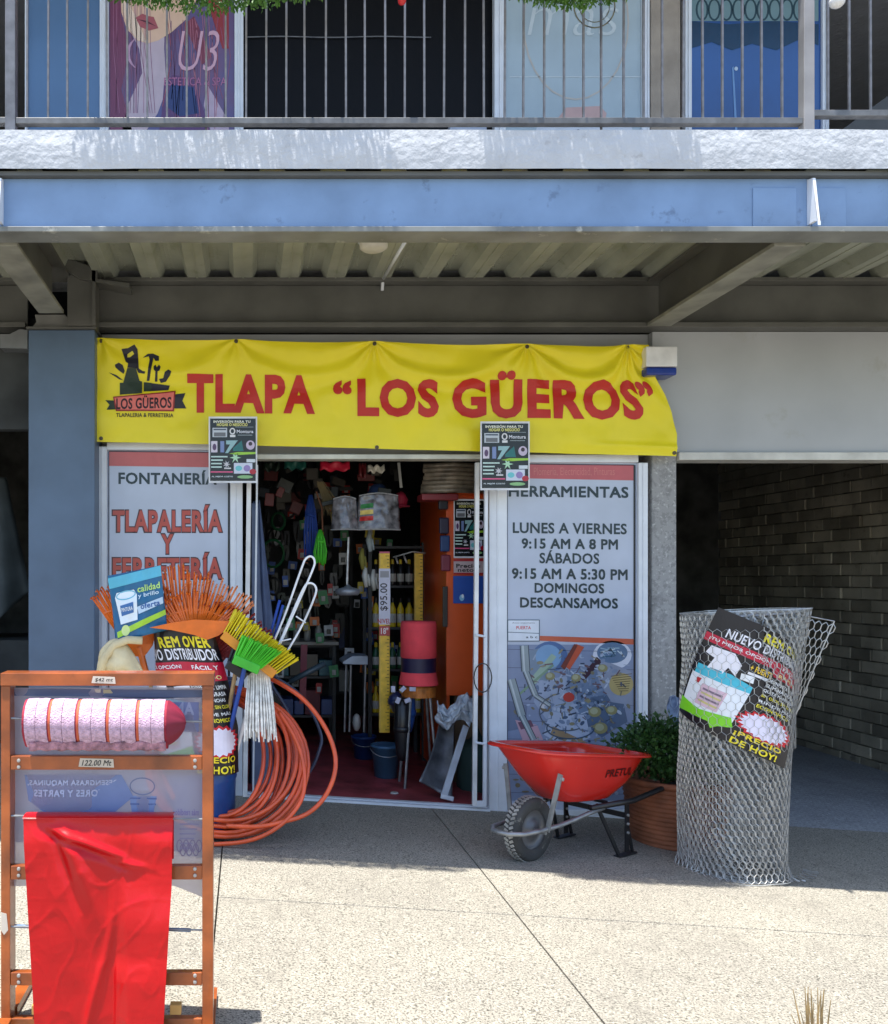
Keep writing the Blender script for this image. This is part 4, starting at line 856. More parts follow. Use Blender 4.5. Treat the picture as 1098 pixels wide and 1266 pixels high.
for (dx, dy) in ((-1, -1), (1, -1), (-1, 1), (1, 1)): q = MB(); q.tube([(cx+dx*.07, D+dy*.07, z(861)), (cx+dx*.12, D+dy*.12, gz(cx)+.006)], .01, 8); part('leg', q, M_steelpipe, sl)
# pails
def pail(label, cx, y0, y1, D, wpx, m):
    t = thing('pail', label, 'bucket', W(cx, y1, D)); s_ = F/D; X = W(cx, 0, D).x; r1 = wpx/2/s_; z0 = gz(X)+.006; z1 = z0+(y1-y0)/s_
    q = MB(); q.lathe((X, D, 0), [(0, z0), (r1*.78, z0), (r1*.98, z1-.02), (r1*1.05, z1-.02), (r1*1.05, z1), (r1*.95, z1), (r1*.75, z0+.01), (0, z0+.01)], 28, caps=False); part('shell', q, m, t, smooth=True)
    q = MB(); q.tube([(X+r1*1.06*math.cos(a/12*3.1416), D-r1*1.02*math.sin(a/12*3.1416)*.9, z1-.03-.05*math.sin(a/12*3.1416)) for a in range(13)], .004, 5); part('handle', q, M_steelpipe, t)
pail('blue grey pail holding the labelled yellow level', 477, 905, 945, 7.0, 36, mat('blue_grey_plastic', (.06, .15, .27), .4))
pail('dark blue pail further inside left of the first pail', 450, 897, 925, 7.7, 30, M_blu)
# black and blue bundles
for i, (x, y0, y1, m, lb) in enumerate(((497, 862, 940, M_blk, 'black'), (504, 858, 905, M_blu, 'deep blue'), (490, 855, 880, mat('black_blue', (.02, .03, .1), .3), 'blue black'))):
    q = MB(); X = W(x, 0, 6.7+.07*i).x; zz = [W(0, y, 6.7+.07*i).z for y in (y1, y1-10, (y0+y1)/2, y0+6, y0)]; q.lathe((X, 6.7+.07*i, 0), [(.03, zz[0]), (.045, zz[1]), (.06, zz[2]), (.055, zz[3]), (.02, zz[4])], 12); q.lathe((X, 6.7+.07*i, 0), [(.062, zz[2]-.02), (.064, zz[2]), (.062, zz[2]+.02)], 12); single('spray_can_bundle', '%s wrapped bundle standing left of the stool' % lb, 'bundle', q, m, smooth=True)
for i in range(5):
    q = MB(); a = W(486+i*6, 852+(i % 2)*14, 6.62); q.obox(a, (.03, .02, .045), Matrix.Rotation(.4*i, 3, 'Y')); single('white_tag', 'small pale packet hanging on the bundles by the stool', 'packet', q, mat('lilac_tag', (.5, .5, .62), .5), 'pale packets by the stool', bevel=.003)
q = MB(); X = W(487.5, 0, 6.45).x; q.lathe((X, 6.45, gz(X)+.006), [(.0, .008), (.024, .008), (.03, .0)], 14, caps=False); single('white_disc', 'small white disc lying on the red floor', 'disc', q, M_wht)
# step stool / sheet leaning, wrapped
lt = thing('leaning_panel', 'grey metal trough leaning by the doorway wrapped in pale plastic', 'trough', W(555, 988, 6.5))
q = MB()
def trough(u, v_):
    xl = 544-26*v_**1.7; xrr = 562-3*v_; x = xl+(xrr-xl)*u; y = 880+86*v_+24*u*v_; p_ = W(x, y, 6.72-.38*v_); p_.y += .04*math.sin(u*3.14); return p_
q.grid(trough, 12, 24); part('metal_sheet', q, mat('dull_steel_sheet', (.17, .18, .20), .35, .5, var=.3, scale=9), lt, smooth=True, solid=.006)
q = MB(); q.bar(W(576, 898, 6.6), W(549, 984, 6.28), .045, .02); part('white_leg', q, mat('white_steel', (.62, .66, .72), .4), lt, bevel=.004)
q = MB(); q.bar(W(545, 984, 6.28), W(561, 988, 6.26), .03, .02); part('foot', q, MATS['white_steel'], lt, bevel=.003)
q = MB()
def wrap(u, v_):
    x = 541+44*u+(-4*v_); y = 866+9*math.sin(u*6)+(22+14*u)*v_; p_ = W(x, y, 6.55); p_.y += .05*noise.noise(Vector((u*6, v_*6, 3)))-.05*math.sin(v_*3.1); p_.z += .03*noise.noise(Vector((u*9, v_*5, 9))); return p_
q.grid(wrap, 40, 26); part('plastic_wrap', q, mat('pale_plastic_wrap', (.50, .56, .64), .25, var=.15, scale=14, coat=.5), lt, smooth=True, solid=.003)
q = MB(); q.ball(W(586, 955, 6.75), (.12, .12, .3), 14, 10, .25); single('dark_sack', 'dark green sack behind the right door uprights', 'sack', q, mat('dark_green_sack', (.02, .05, .045), .7), smooth=True)
a = W(560, 852, 7.0); q = MB(); q.box(a.x, a.x+.3, 6.95, 7.25, gz(1.6)+.006, a.z); single('floor_carton', 'brown carton on the floor below the orange cabinet', 'box', q, mat('floor_cardboard', (.22, .15, .09), .7), bevel=.004)
# small blue broom leaning and dark handle left
q = MB(); q.tube([W(358, 843, 6.9), W(402, 820, 6.9)], .022, 8); q.tube([W(350, 848, 6.9), W(364, 840, 6.9)], .008, 6); single('roller_handle', 'dark blue grey roller lying aslant behind the orange hose', 'roller', q, mat('dark_teal_grey', (.05, .08, .10), .4), smooth=True)
q = MB(); q.bar(W(376, 797, 7.2), W(374, 870, 7.2), .05, .02); single('red_post', 'dark red post of the display behind the hose', 'post', q, mat('dark_red_paint', (.16, .01, .03), .5))
q = MB(); q.prism([W(x, y, 7.2) for x, y in ((424, 818), (436, 811), (455, 811), (455, 822), (424, 821))], (0, .3, 0)); single('metal_tray', 'pale metal tray on thin legs left of the level', 'tray', q, mat('tray_zinc', (.34, .40, .48), .4), bevel=.004)
q = MB()
for x in (428, 434, 452): q.tube([W(x, 822, 7.25), W(x-2, 905, 7.25)], .008, 6)
single('tray_stand', 'thin grey legs standing under the pale metal tray', 'stand', q, M_steelpipe)
q = MB(); q.ball(W(441, 893, 7.4), (.035, .035, .07), 12, 8); single('white_flask', 'pale translucent jug beside the dark blue pail', 'jug', q, M_wht, smooth=True)
# left bay: pale cover draped in the dark
hang_cloth('dust_cover', 'grey dust cover draped over goods in the dark left bay', 'cover', ((-120, 590), (8, 590), (34, 730), (-120, 900)), 7.6, mat('grey_cover_cloth', (.07, .09, .10), .8), 3, .06)
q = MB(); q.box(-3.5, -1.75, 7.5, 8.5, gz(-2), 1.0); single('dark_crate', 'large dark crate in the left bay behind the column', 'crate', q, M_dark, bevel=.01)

# ------------------------------------------------------------------ pot with shrub
pt = thing('plant_pot', 'ribbed terracotta pot behind the red wheelbarrow', 'pot', W(832, 1045, 5.55)); X = (838-VX)/F*5.6; z0 = gz(X)
q = MB(); prof = [(0, z0), (.24, z0)]
for i in range(40):
    v_ = i/39; prof.append((.255+.055*v_+.006*math.sin(v_*13*6.283), z0+.01+.36*v_))
prof += [(.325, z0+.375), (.325, z0+.405), (.29, z0+.405), (.28, z0+.34), (0, z0+.34)]
q.lathe((X, 5.62, 0), prof, 40, caps=False); part('pot_body', q, mat('terracotta', (.30, .10, .045), .75, var=.2, scale=8, bump=.3, bscale=60), pt, smooth=True)
sh = thing('pot_shrub', 'bushy dark green shrub growing in the terracotta pot', 'plant', (X, 5.62, z0+.34))
q = MB(); c = Vector((X-.11, 5.58, z0+.56))
leaves(q, c, (.30, .26, .16), 2600, .035, 4, shell=.35); leaves(q, c+Vector((.0, .05, .09)), (.18, .17, .12), 900, .03, 9, shell=.3); leaves(q, c+Vector((.12, -.1, -.12)), (.2, .2, .12), 700, .035, 12, shell=.3)
part('foliage', q, M_leaf2, sh, stuff=True)
r_ = random.Random(3)
for i in range(16):
    a = Vector((X+r_.uniform(-.08, .08), 5.6+r_.uniform(-.08, .08), z0+.34)); c_ = c+Vector((r_.uniform(-.28, .25), r_.uniform(-.2, .1), r_.uniform(.05, .24))); q = MB(); q.tube([a, (a+c_)/2+Vector((0, 0, .03)), c_], [.005, .004, .002], 5); part('stem', q, mat('green_stem', (.06, .10, .03), .7), sh)
    l_ = MB(); 
    for k_ in range(8): leaves(l_, a.lerp(c_, .55+.06*k_), (.02, .02, .02), 3, .03, i*9+k_)
    part('leaf_spray', l_, M_leaf2, sh, stuff=True)
q = MB(); 
q.grid(lambda u, v_: W(829+15*u, 862+42*v_, 5.75)+Vector((0, .05*math.sin(u*6+v_*5), 0)), 10, 14)
q.tube([W(833+5*math.cos(a/10*6.28), 868+8*math.sin(a/10*6.28), 5.7) for a in range(10)], .004, 5, closed=True)
single('plastic_bag', 'crumpled blue white plastic bag hanging behind the shrub', 'bag', q, mat('blue_white_film', (.35, .45, .62), .3, var=.4, scale=14, col2=(.06, .10, .25)), smooth=True)

# ------------------------------------------------------------------ wheelbarrow
hv = Vector((-.81, -.587, 0)).normalized(); nv = Vector((.587, -.81, 0)).normalized(); mid = Vector((2.03, 5.41, 0)); up = Vector((0, 0, 1))
def L_(a, b_, z): p_ = mid+hv*a+nv*b_; return Vector((p_.x, p_.y, z))
wb = thing('wheelbarrow', 'red wheelbarrow with grey wheel and black legs before the tools picture', 'wheelbarrow', (2.03, 5.41, gz(2.03)))
MR = mat('red_enamel', (.62, .022, .014), .22, var=.04, scale=4, coat=.6, bump=.03, bscale=8, wear=((.42, .10, .07), 14, .66))
def rloop(a0, a1, b0, b1, zr, zf, n=56, pw=4.6):      # rear a0 half width b0, front a1 half width b1
    out = []
    for i in range(n):
        t_ = 2*math.pi*i/n; c_, s_ = math.cos(t_), math.sin(t_); e = 2/pw
        a = math.copysign(abs(c_)**e, c_); b_ = math.copysign(abs(s_)**e, s_)
        f_ = (a+1)/2; out.append(L_(a0+(a1-a0)*f_, b_*(b0+(b1-b0)*f_), zr+(zf-zr)*f_))
    return out
loops = [rloop(-.235, .745, .300, .235, .470, .585), rloop(-.235, .745, .300, .235, .482, .597), rloop(-.21, .72, .275, .21, .482, .597), rloop(-.19, .69, .262, .195, .445, .555), rloop(-.10, .55, .215, .165, .335, .40), rloop(.02, .43, .165, .13, .255, .275, pw=3.6), rloop(.09, .40, .14, .10, .248, .262, pw=3.2)]
q = MB(); vs = [p_ for l in loops for p_ in l]; n = 56
fs = [(i*n+k, i*n+(k+1) % n, (i+1)*n+(k+1) % n, (i+1)*n+k) for i in range(len(loops)-1) for k in range(n)] + [tuple((len(loops)-1)*n+k for k in range(n))]
q.add(vs, fs); part('tray', q, MR, wb, smooth=True, solid=.004)
q = MB(); q.tube([p_ for p_ in rloop(-.237, .748, .302, .237, .472, .587)], .008, 8, closed=True); part('rim_roll', q, MR, wb, smooth=True)
from mathutils.bvhtree import BVHTree
bvh = BVHTree.FromPolygons(vs, fs)
d = Decal(); d.text('PRETUL', 0, .23, 0, .046, (40, 8, 10), 1, bold=.012)
def onside(x, y, l):                                  # laid on the sloping near side of the tray
    o_ = L_(.20-x, .8, .44-y-.005*(x/.155)); hit = bvh.ray_cast(o_, -nv); return (hit[0] if hit[0] else o_)+nv*.004+up*-.001
d.build('lettering', wb, onside, cut=.02, rough=.3)
# wheel
wc = L_(.60, 0, .165+gz(1.5)); wt = thing('x', '', '', (0, 0, 0)); bpy.data.objects.remove(wt)
Mw = Matrix((hv, up, nv)).transposed().to_4x4()
q = MB(); q.k = 0; rings = 30; prof = [(.105, -.034), (.125, -.042), (.152, -.044), (.168, -.034), (.176, -.014), (.176, .014), (.168, .034), (.152, .044), (.125, .042), (.105, .034)]
q.lathe(wc, prof, 48, Mw, caps=False); tyre = part('tyre', q, M_rubber, wb, smooth=True)
q = MB()
for i in range(44):
    a = 2*math.pi*i/44
    for sgn in (-1, 1):
        c_ = wc+Mw.to_3x3() @ Vector((.176*math.cos(a+.05*sgn), .176*math.sin(a+.05*sgn), .015*sgn)); rd_ = Mw.to_3x3() @ Vector((math.cos(a), math.sin(a), 0)); tn = nv.cross(rd_)
        M3 = Matrix((rd_, (tn+nv*.5*sgn).normalized(), (nv-tn*.5*sgn).normalized())).transposed(); q.obox(c_, (.004, .014, .027), M3)
part('tread', q, M_lit_tread, wb)
q = MB(); q.lathe(wc, [(.0, -.02), (.10, -.012), (.108, -.035), (.108, .035), (.10, .012), (.05, .018), (.045, .034), (.0, .036)], 32, Mw, caps=False); part('wheel_rim', q, mat('dark_grey_rim', (.15, .15, .155), .4, .3), wb, smooth=True)
q = MB(); q.tube([wc-nv*.11, wc+nv*.11], .011, 10); part('axle', q, M_steelpipe, wb)
# tubular frame: handles running forward, hoop round the wheel
for s_ in (-1, 1):
    q = MB(); q.tube([L_(-.62, s_*.30, .36), L_(-.40, s_*.275, .30), L_(-.05, s_*.22, .235), L_(.25, s_*.15, .222)], .016, 10); part('handle', q, mat('black_tube', (.015, .015, .017), .35), wb, smooth=True)
    q = MB(); q.tube([L_(-.74, s_*.312, .375), L_(-.61, s_*.30, .358)], .019, 10); part('grip', q, M_rubber, wb, smooth=True)
q = MB(); pts = [L_(.16, .17, .215), L_(.28, .15, .195), L_(.36, .125, .17), L_(.48, .115, .155)]
pts += [L_(.66, .115, .15), L_(.78, .10, .15), L_(.84, .05, .15), L_(.85, 0, .15), L_(.84, -.05, .15), L_(.78, -.10, .15), L_(.66, -.115, .15), L_(.48, -.115, .155), L_(.36, -.125, .17), L_(.28, -.15, .195), L_(.16, -.17, .215)]
q.tube(pts, .0125, 10); part('wheel_hoop', q, M_steelpipe, wb, smooth=True)
for s_ in (-1, 1):
    q = MB(); q.bar(L_(.60, s_*.118, .14), L_(.57, s_*.180, .455), .028, .007, hv); part('brace_strap', q, M_steelpipe, wb)
    q = MB(); q.lathe(L_(.572, s_*.192, .43), [(0, -.006), (.010, -.006), (.010, .006), (0, .008)], 8, Mw, caps=False); part('bolt', q, M_chrome, wb)
MBk = MATS['black_tube']
for s_ in (-1, 1):
    g0 = gz(L_(0, s_*.2, 0).x)
    q = MB(); q.bar(L_(-.02, s_*.2, .24), L_(-.02, s_*.2, g0+.02), .036, .008, nv); part('leg', q, MBk, wb)
    q = MB(); q.bar(L_(.20, s_*.15, .235), L_(.06, s_*.2, g0+.012), .022, .01, nv); part('leg_brace', q, MBk, wb); q = MB(); q.bar(L_(-.02, s_*.2, .11), L_(-.075, s_*.2, g0+.01), .02, .008, nv); part('leg_brace', q, MBk, wb)
    q = MB(); q.bar(L_(-.09, s_*.2, g0+.006), L_(.08, s_*.2, g0+.006), .045, .010, up); part('foot', q, MBk, wb, bevel=.002)
    for zz in (.19, .14, .09):
        q = MB(); q.lathe(L_(-.02, s_*.2+.006, zz+(g0*.5)), [(0, -.006), (.008, -.006), (.008, .006), (0, .008)], 8, Mw, caps=False); part('bolt', q, M_chrome, wb)
q = MB(); q.bar(L_(-.02, -.2, .15), L_(-.02, .2, .15), .03, .006, hv); q.bar(L_(.12, -.16, .238), L_(.12, .16, .238), .03, .012, up); part('cross_brace', q, MBk, wb)

# ------------------------------------------------------------------ roll of chicken wire
wr = thing('wire_mesh_roll', 'tall roll of galvanised hexagonal wire mesh standing beside the wheelbarrow', 'wire roll', (2.66, 5.1, gz(2.66)))
CX, CY, ZB, ZT = (906-VX)/F*5.1, 5.1, gz(2.66)+.002, 1.325
def hexwire(fn, U, V, hx, r_, mb, ns=3, skip=None):
    nu = int(round(U/hx)); hx = U/nu; hy = hx*.95; nvv = int(V/hy)+1; E = []
    for j in range(nvv):
        for i in range(nu+1):
            ox = (j % 2)*.5*hx; x = i*hx+ox; y = j*hy
            a = (x, y+.30*hy); b1 = (x-.5*hx, y+.70*hy+0*hy); b2 = (x+.5*hx, y+.70*hy)
            # twisted vertical stub and two slanting wires
            E += [((x, y-.30*hy), a, 1.7), (a, b1, 1), (a, b2, 1)]
    for p_, q_, k_ in E:
        if max(p_[1], q_[1]) > V or min(p_[1], q_[1]) < 0 or max(p_[0], q_[0]) > U+hx*.5 or min(p_[0], q_[0]) < -hx*.5: continue
        if skip and (skip(*p_) or skip(*q_)): continue
        mb.tube([fn(*p_), fn(*q_)], r_*k_, ns, cap=False)
for lay, (rr, hx, ph) in enumerate(((.272, .034, 0), (.260, .034, .011), (.246, .034, .023), (.22, .036, 0), (.17, .04, .02))):
    q = MB()
    def fn(u, v_, rr=rr, ph=ph, lay=lay):
        a = u/rr+ph*9; tw = .006*noise.noise(Vector((math.cos(a)*2, math.sin(a)*2, v_*3+lay)))*2
        r2 = (rr+tw+(.02*(1-min(1, v_/.06)) if lay == 0 else 0)+.012*v_*(1 if math.cos(a) > 0 else 0)*2+.018*noise.noise(Vector((math.cos(a)*1.3, math.sin(a)*1.3, v_*1.2)))); r2 += .085*max(0, math.cos(a))**2*(v_/1.4)**4; return Vector((CX+r2*math.cos(a), CY+r2*math.sin(a), ZB+v_+(.02*math.sin(a+2.2) if v_ > 1 else 0)))
    hexwire(fn, 2*math.pi*rr, ZT-ZB-.008*lay, hx, .0015, q)
    q.tube([fn(2*math.pi*rr*i/60, ZT-ZB-.004-.008*lay) for i in range(60)], .0035, 4, closed=True); q.tube([fn(2*math.pi*rr*i/60, .004) for i in range(60)], .003, 4, closed=True)
    part('mesh_layer', q, M_chrome, wr, stuff=True)
# loose outer end of the mesh flaring to the right at the top
q = MB()
def flap(u, v_):                                       # u 0..0.26 outwards, v height from top downwards
    f = u/.24; k_ = 1-min(1, v_/.62); return Vector((CX+.255+.05*k_**2+.16*f*(k_**.8), CY-.10-.05*f*k_, ZT-.02-v_*.98-.035*f*k_))
hexwire(flap, .24, .62, .044, .0021, q)
q.tube([flap(.24*i/10, 0) for i in range(11)], .003, 5); q.tube([flap(.24, .6*i/12) for i in range(13)], .004, 5)
part('loose_flap', q, M_chrome, wr, stuff=True)
q = MB()
def skirt(u, v_): a = -2.9+u/.34; r2 = .275+v_*.9; return Vector((CX+.05+r2*math.cos(a)*1.1, CY+r2*math.sin(a)*.75, ZB+.006+.02*max(0, .04-v_)/.04+.004*math.sin(a*9)))
hexwire(skirt, .9, .10, .04, .002, q)
part('trodden_edge', q, M_chrome, wr, stuff=True)
# poster wrapped on the roll, under the outer wires
def remover_print(d, T, red=True):
    """poster in its own 0..100 x 0..140 frame, T lays it out"""
    def pl(pts, c, l): d.poly([T(*p_) for p_ in pts], c, l)
    def tx(s, x0, x1, y0, y1, c, l=5, b=.03):
        cps, (a0, a1, b0, b1) = text_tris(s, b)
        for vs, fs, dz in cps: d._a([T(x0+(x1-x0)*(x-a0)/(a1-a0), y0+(y1-y0)*(b1-y)/(b1-b0)) for x, y in vs], fs, c, l+dz)
    pl([(0, 0), (50, 0), (100, 0), (100, 70), (100, 140), (50, 140), (0, 140), (0, 70)], (22, 18, 26), 1)
    tx('REM OVER', 40, 92, 6, 17, (240, 226, 40)); tx('NUEVO DISTRIBUIDOR', 14, 96, 18, 29, (236, 236, 244), b=.02)
    pl([(0, 31), (100, 31), (100, 41), (0, 41)], (196, 24, 60), 2); tx('¡TU MEJOR OPCIÓN!', 4, 54, 33, 38.5, (244, 236, 240), b=.02); tx('FÁCIL Y', 66, 92, 33, 38, (244, 236, 240))
    pl([(56, 41), (100, 41), (100, 49), (60, 49)], (196, 24, 60), 2); tx('RÁPIDO', 64, 92, 42.5, 47.5, (244, 220, 150))
    # spray jug and bottle
    pl([(8, 44), (26, 42), (34, 52), (33, 66), (26, 60), (24, 70), (12, 70), (14, 56), (6, 54)], (240, 238, 246), 3)
    pl([(4, 70), (30, 66), (48, 70), (48, 78), (4, 82)], (70, 190, 214), 3); pl([(2, 82), (48, 78), (46, 122), (2, 124)], (236, 240, 246), 3); pl([(14, 90), (34, 88), (33, 114), (14, 116)], (222, 190, 205), 4)
    for i in range(4): pl([(16, 94+i*5), (32, 93+i*5), (32, 95.5+i*5), (16, 96.5+i*5)], (210, 196, 130) if i % 2 else (130, 110, 130), 5)
    pl([(8, 86), (12, 85), (11, 92), (8, 92)], (190, 40, 50), 5); pl([(36, 60), (46, 58), (47, 66), (37, 67)], (236, 238, 240), 3)
    pl([(0, 118), (20, 120), (44, 112), (48, 122), (38, 128), (34, 134), (30, 128), (10, 132), (0, 136)], (130, 216, 40), 5)
    tx('+ FUERTE', 40, 58, 46, 53, (240, 200, 60)); pl([(40, 55), (56, 54), (56, 57), (40, 58)], (230, 230, 235), 3)
    for i, s in enumerate(('DESINFECTA Y LIMPIA', 'ELIMINA GRASA', 'QUITA MANCHAS', 'SIN OLOR, SIN CLORO', 'RINDE MÁS', 'ECONOMICO')): tx(s, 56, 94-(i % 3)*3, 53+i*6.4, 57+i*6.4, (236, 238, 240) if i not in (3, 5) else (240, 226, 60), b=.02)
    pts = []; pts2 = []
    for i in range(40):
        a = 2*math.pi*i/40; r_ = 27 if i % 2 == 0 else 23; pts.append((72+r_*math.cos(a), 108+r_*.62*math.sin(a))); r_ = 23 if i % 2 == 0 else 19; pts2.append((71+r_*math.cos(a), 108+r_*.62*math.sin(a)))
    pl(pts, (206, 24, 44), 4); pl(pts2, (232, 226, 244), 6)
    tx('¡PRECIO', 50, 90, 122, 129.5, (240, 214, 40), 7, .03); tx('DE HOY!', 50, 88, 131, 138.5, (240, 220, 40), 7, .03)
ca, sa = math.cos(R(24)), math.sin(R(24))
def T1(x, y):                                          # 100x140 -> tilted on the roll, in degrees*R metres
    X = (x-54)*.0066; Y = (70-y)*.0045; return (X*ca+Y*sa+.0, -X*sa+Y*ca)
def onroll(x, y, l):
    rr = .289+l*.0009; a = R(-90)+(x-.01)/.289; return Vector((CX+rr*math.cos(a), CY+rr*math.sin(a)-.0, .915+y))
ps = thing('advert_poster', 'black REM OVER poster wrapped at a slant round the wire mesh roll', 'poster', (CX, CY-.31, .65))
d = Decal(); remover_print(d, T1); d.build('print', ps, onroll, cut=.02, rough=.35)
q = MB(); 
def pbase(u, v_): x, y = T1(100*u, 140*v_); return onroll(x, y, -1)
q.grid(pbase, 30, 40); part('sheet', q, ink((22, 18, 26)), ps, smooth=True)
# wires crossing over the poster
q = MB()
def fo(u, v_): a = R(-90)+(u-.35)/.30; return Vector((CX+.300*math.cos(a), CY+.300*math.sin(a), .58+v_))
hexwire(fo, .7, .66, .045, .0011, q); part('outer_mesh', q, M_chrome, wr, stuff=True)

# ------------------------------------------------------------------ barrel with tools, left
BX, BY = (246-VX)/F*5.15, 5.22; g0 = gz(BX)
br = thing('barrel', 'blue plastic barrel behind the wooden rack, holding rakes and brooms', 'barrel', (BX, BY, g0))
q = MB(); q.lathe((BX, BY, g0), [(0, 0), (.185, 0), (.2, .03), (.205, .3), (.212, .32), (.205, .34), (.205, .6), (.212, .62), (.205, .64), (.20, .84), (.215, .86), (.19, .86), (.18, .05), (0, .04)], 36, caps=False); part('shell', q, mat('barrel_blue', (.015, .07, .27), .35, var=.15, scale=6), br, smooth=True)
ps = thing('advert_poster', 'black REM OVER poster draped round the blue barrel', 'poster', (BX, BY-.25, .5))
def T2(x, y): return ((x-58)*.0062-.17*max(-.15, (85-y)/76), (70-y)*.0056)
def onbar(x, y, l):
    k_ = 1 if x < .27 else 1; rr = .245+l*.0008; a = R(-90)+x/.32; f = .022*math.sin(x*19+y*3)*(1)
    return Vector((BX+.02+(rr+f)*math.cos(a)*1.15, BY+(rr+f)*math.sin(a), .83+y-.07*max(0, -x-.15)))
d = Decal(); remover_print(d, T2); d.build('print', ps, onbar, cut=.025, rough=.35)
q = MB(); q.grid(lambda u, v_: onbar(*T2(100*u, 140*v_), -1), 50, 40); part('sheet', q, ink((22, 18, 26)), ps, smooth=True)
# rakes
M_or = mat('orange_plastic', (.82, .17, .015), .35, var=.12, scale=10); M_or2 = mat('pale_orange_plastic', (.85, .30, .12), .35, var=.1); M_wood = mat('broom_handle_wood', (.45, .30, .15), .5, var=.2, scale=12)
def rake(label, bx, by, D, L, ang, spread, n, m, hook=1, yoff=0):
    t = thing('fan_rake', label, 'rake', W(bx, by, D), 'plastic fan rakes in the barrel'); s_ = F/D
    base = W(bx, by, D); 
    for i in range(n):
        f = i/(n-1)-.5; f += random.uniform(-.25, .25)/n; a = R(ang)+f*R(spread); L2 = L/s_*(1-.10*abs(f)*2)*random.uniform(.93, 1.03)
        dirv = Vector((math.sin(a), 0, math.cos(a))); st_ = base+Vector((f*.14, 0, 0))*1
        q = MB(); p1 = st_+dirv*L2*.93; p2 = p1+dirv*L2*.05+Vector((0, -.018, 0)); p3 = p2+Vector((0, -.035, -.008))
        q.tube([st_, st_+dirv*L2*.5+Vector((0, -.012*math.cos(f*3), 0)), p1, p2, p3], [.0085, .0075, .006, .005, .004], 5); part('tine', q, m, t)
    q = MB(); q.prism([base+Vector((x, -.006, z)) for x, z in ((-.09, .045), (-.075, -.01), (-.03, -.07), (.03, -.07), (.075, -.01), (.09, .045), (.04, .03), (0, .025), (-.04, .03))], (0, .014, 0)); part('fan_head', q, m, t, bevel=.003)
    q = MB(); cr = MB(); pts = []
    for i in range(13):
        f = i/12-.5; a = R(ang)+f*R(spread); pts.append(base+Vector((f*.14, -.006, 0))+Vector((math.sin(a), 0, math.cos(a)))*L/s_*.55)
    q.tube(pts, .007, 5); part('cross_strip', q, m, t)
    q = MB(); q.tube([base+Vector((0, .006, .02)), Vector((BX+(base.x-BX)*.3, BY, g0+.1))], .011, 8); part('handle', q, M_wood, t)
    q = MB(); q.tube([base+Vector((0, .004, -.02)), base+Vector(((BX-base.x)*.1, .004, -.15))], .018, 8); part('socket', q, m, t)
rake('orange fan rake spread behind the blue bucket poster, leftmost', 172, 796, 5.12, 84, -8, 56, 30, M_or)
rake('tallest upright orange fan rake beside the blue bucket poster', 226, 800, 5.10, 104, -4, 34, 20, M_or)
rake('pale orange fan rake rising behind the front rake', 245, 806, 5.08, 96, 20, 44, 20, M_or2)
rake('front orange fan rake with its wide fan over the poster', 242, 786, 5.04, 58, 6, 118, 30, M_or)
rake('dark red fan rake leaning right behind the yellow broom', 262, 812, 5.06, 76, 42, 70, 20, mat('dark_red_plastic', (.32, .02, .015), .4))
q = MB(); q.prism([W(x, y, 4.92) for x, y in ((185, 776), (212, 770), (240, 766), (262, 767), (284, 768), (281, 778), (270, 786), (256, 791), (240, 785), (212, 779))], (0, .02, 0)); o = single('rake_shield', 'solid orange plastic crown at the base of the front rake', 'rake part', q, M_or, bevel=.004)
# brooms
def broom(label, p0, p1, wdir, L, D, mb_, mt, n=26, rows=6, flare=.25):
    t = thing('broom', label, 'broom', W(*p0, D)); s_ = F/D; A, B = W(*p0, D), W(*p1, D); dd_ = Vector((math.sin(R(wdir)), 0, math.cos(R(wdir)))); q = MB(); r_ = random.Random(n)
    for j in range(rows):
        for i in range(n):
            u = i/(n-1); o_ = A.lerp(B, u)+Vector((0, (j-rows/2)*.012, 0)); e = dd_+(B-A).normalized()*(u-.5)*flare*2+Vector((r_.uniform(-.06, .06), r_.uniform(-.08, .08)+(j-rows/2)*.05, r_.uniform(-.05, .05)))
            q.tube([o_, o_+e*L/s_*r_.uniform(.93, 1.03)], .0042, 3)
    part('bristles', q, mt, t, stuff=True)
    q = MB(); q.bar(A-dd_*.01, B-dd_*.01, .09, .05, dd_); part('head_block', q, mb_, t, bevel=.006)
    M_ = (A+B)/2; q = MB(); q.tube([M_-dd_*.02, Vector((BX+.06, BY, g0+.08))], .012, 8); part('handle', q, MATS['blue_rope'] if n % 2 else M_wood, t)
broom('yellow bristled broom head at the right of the rakes', (277, 782), (341, 832), 42, 32, 4.95, mat('orange_block', (.75, .28, .02), .4), mat('yellow_bristle', (.80, .66, .02), .5))
broom('lime green bristled broom head under the yellow one', (290, 812), (322, 826), 38, 30, 4.90, mat('green_block', (.06, .5, .03), .4), mat('green_bristle', (.10, .62, .04), .5), n=25)
broom('black bristled broom head behind the green broom', (282, 818), (306, 834), 35, 32, 4.97, M_blk, M_blk, n=20)
# mop
mp_ = thing('string_mop', 'white cotton string mop hanging beside the orange hose', 'mop', W(322, 915, 4.95)); q = MB(); r_ = random.Random(8)
for i in range(75):
    u = i/74; d0 = (i % 5)*.012; x0 = 308+24*u; x1 = 303+38*u+r_.uniform(-2, 2); yb = 912+r_.uniform(-10, 6); q.tube([W(x0, 826, 4.98+d0), W(x0+(x1-x0)*.5+r_.uniform(-1, 1), 868, 4.93+d0), W(x1, yb, 4.92+d0)], [.004, .0052, .0045], 4)
part('strings', q, mat('cotton_string', (.80, .78, .74), .9, var=.2, scale=30), mp_, stuff=True)
q = MB(); q.bar(W(306, 824, 4.98), W(336, 824, 4.98), .03, .05); part('clamp', q, M_steelpipe, mp_, bevel=.004)
q = MB(); q.tube([W(321, 824, 5.0), W(292, 930, 5.12)], .012, 8); part('handle', q, M_white, mp_)
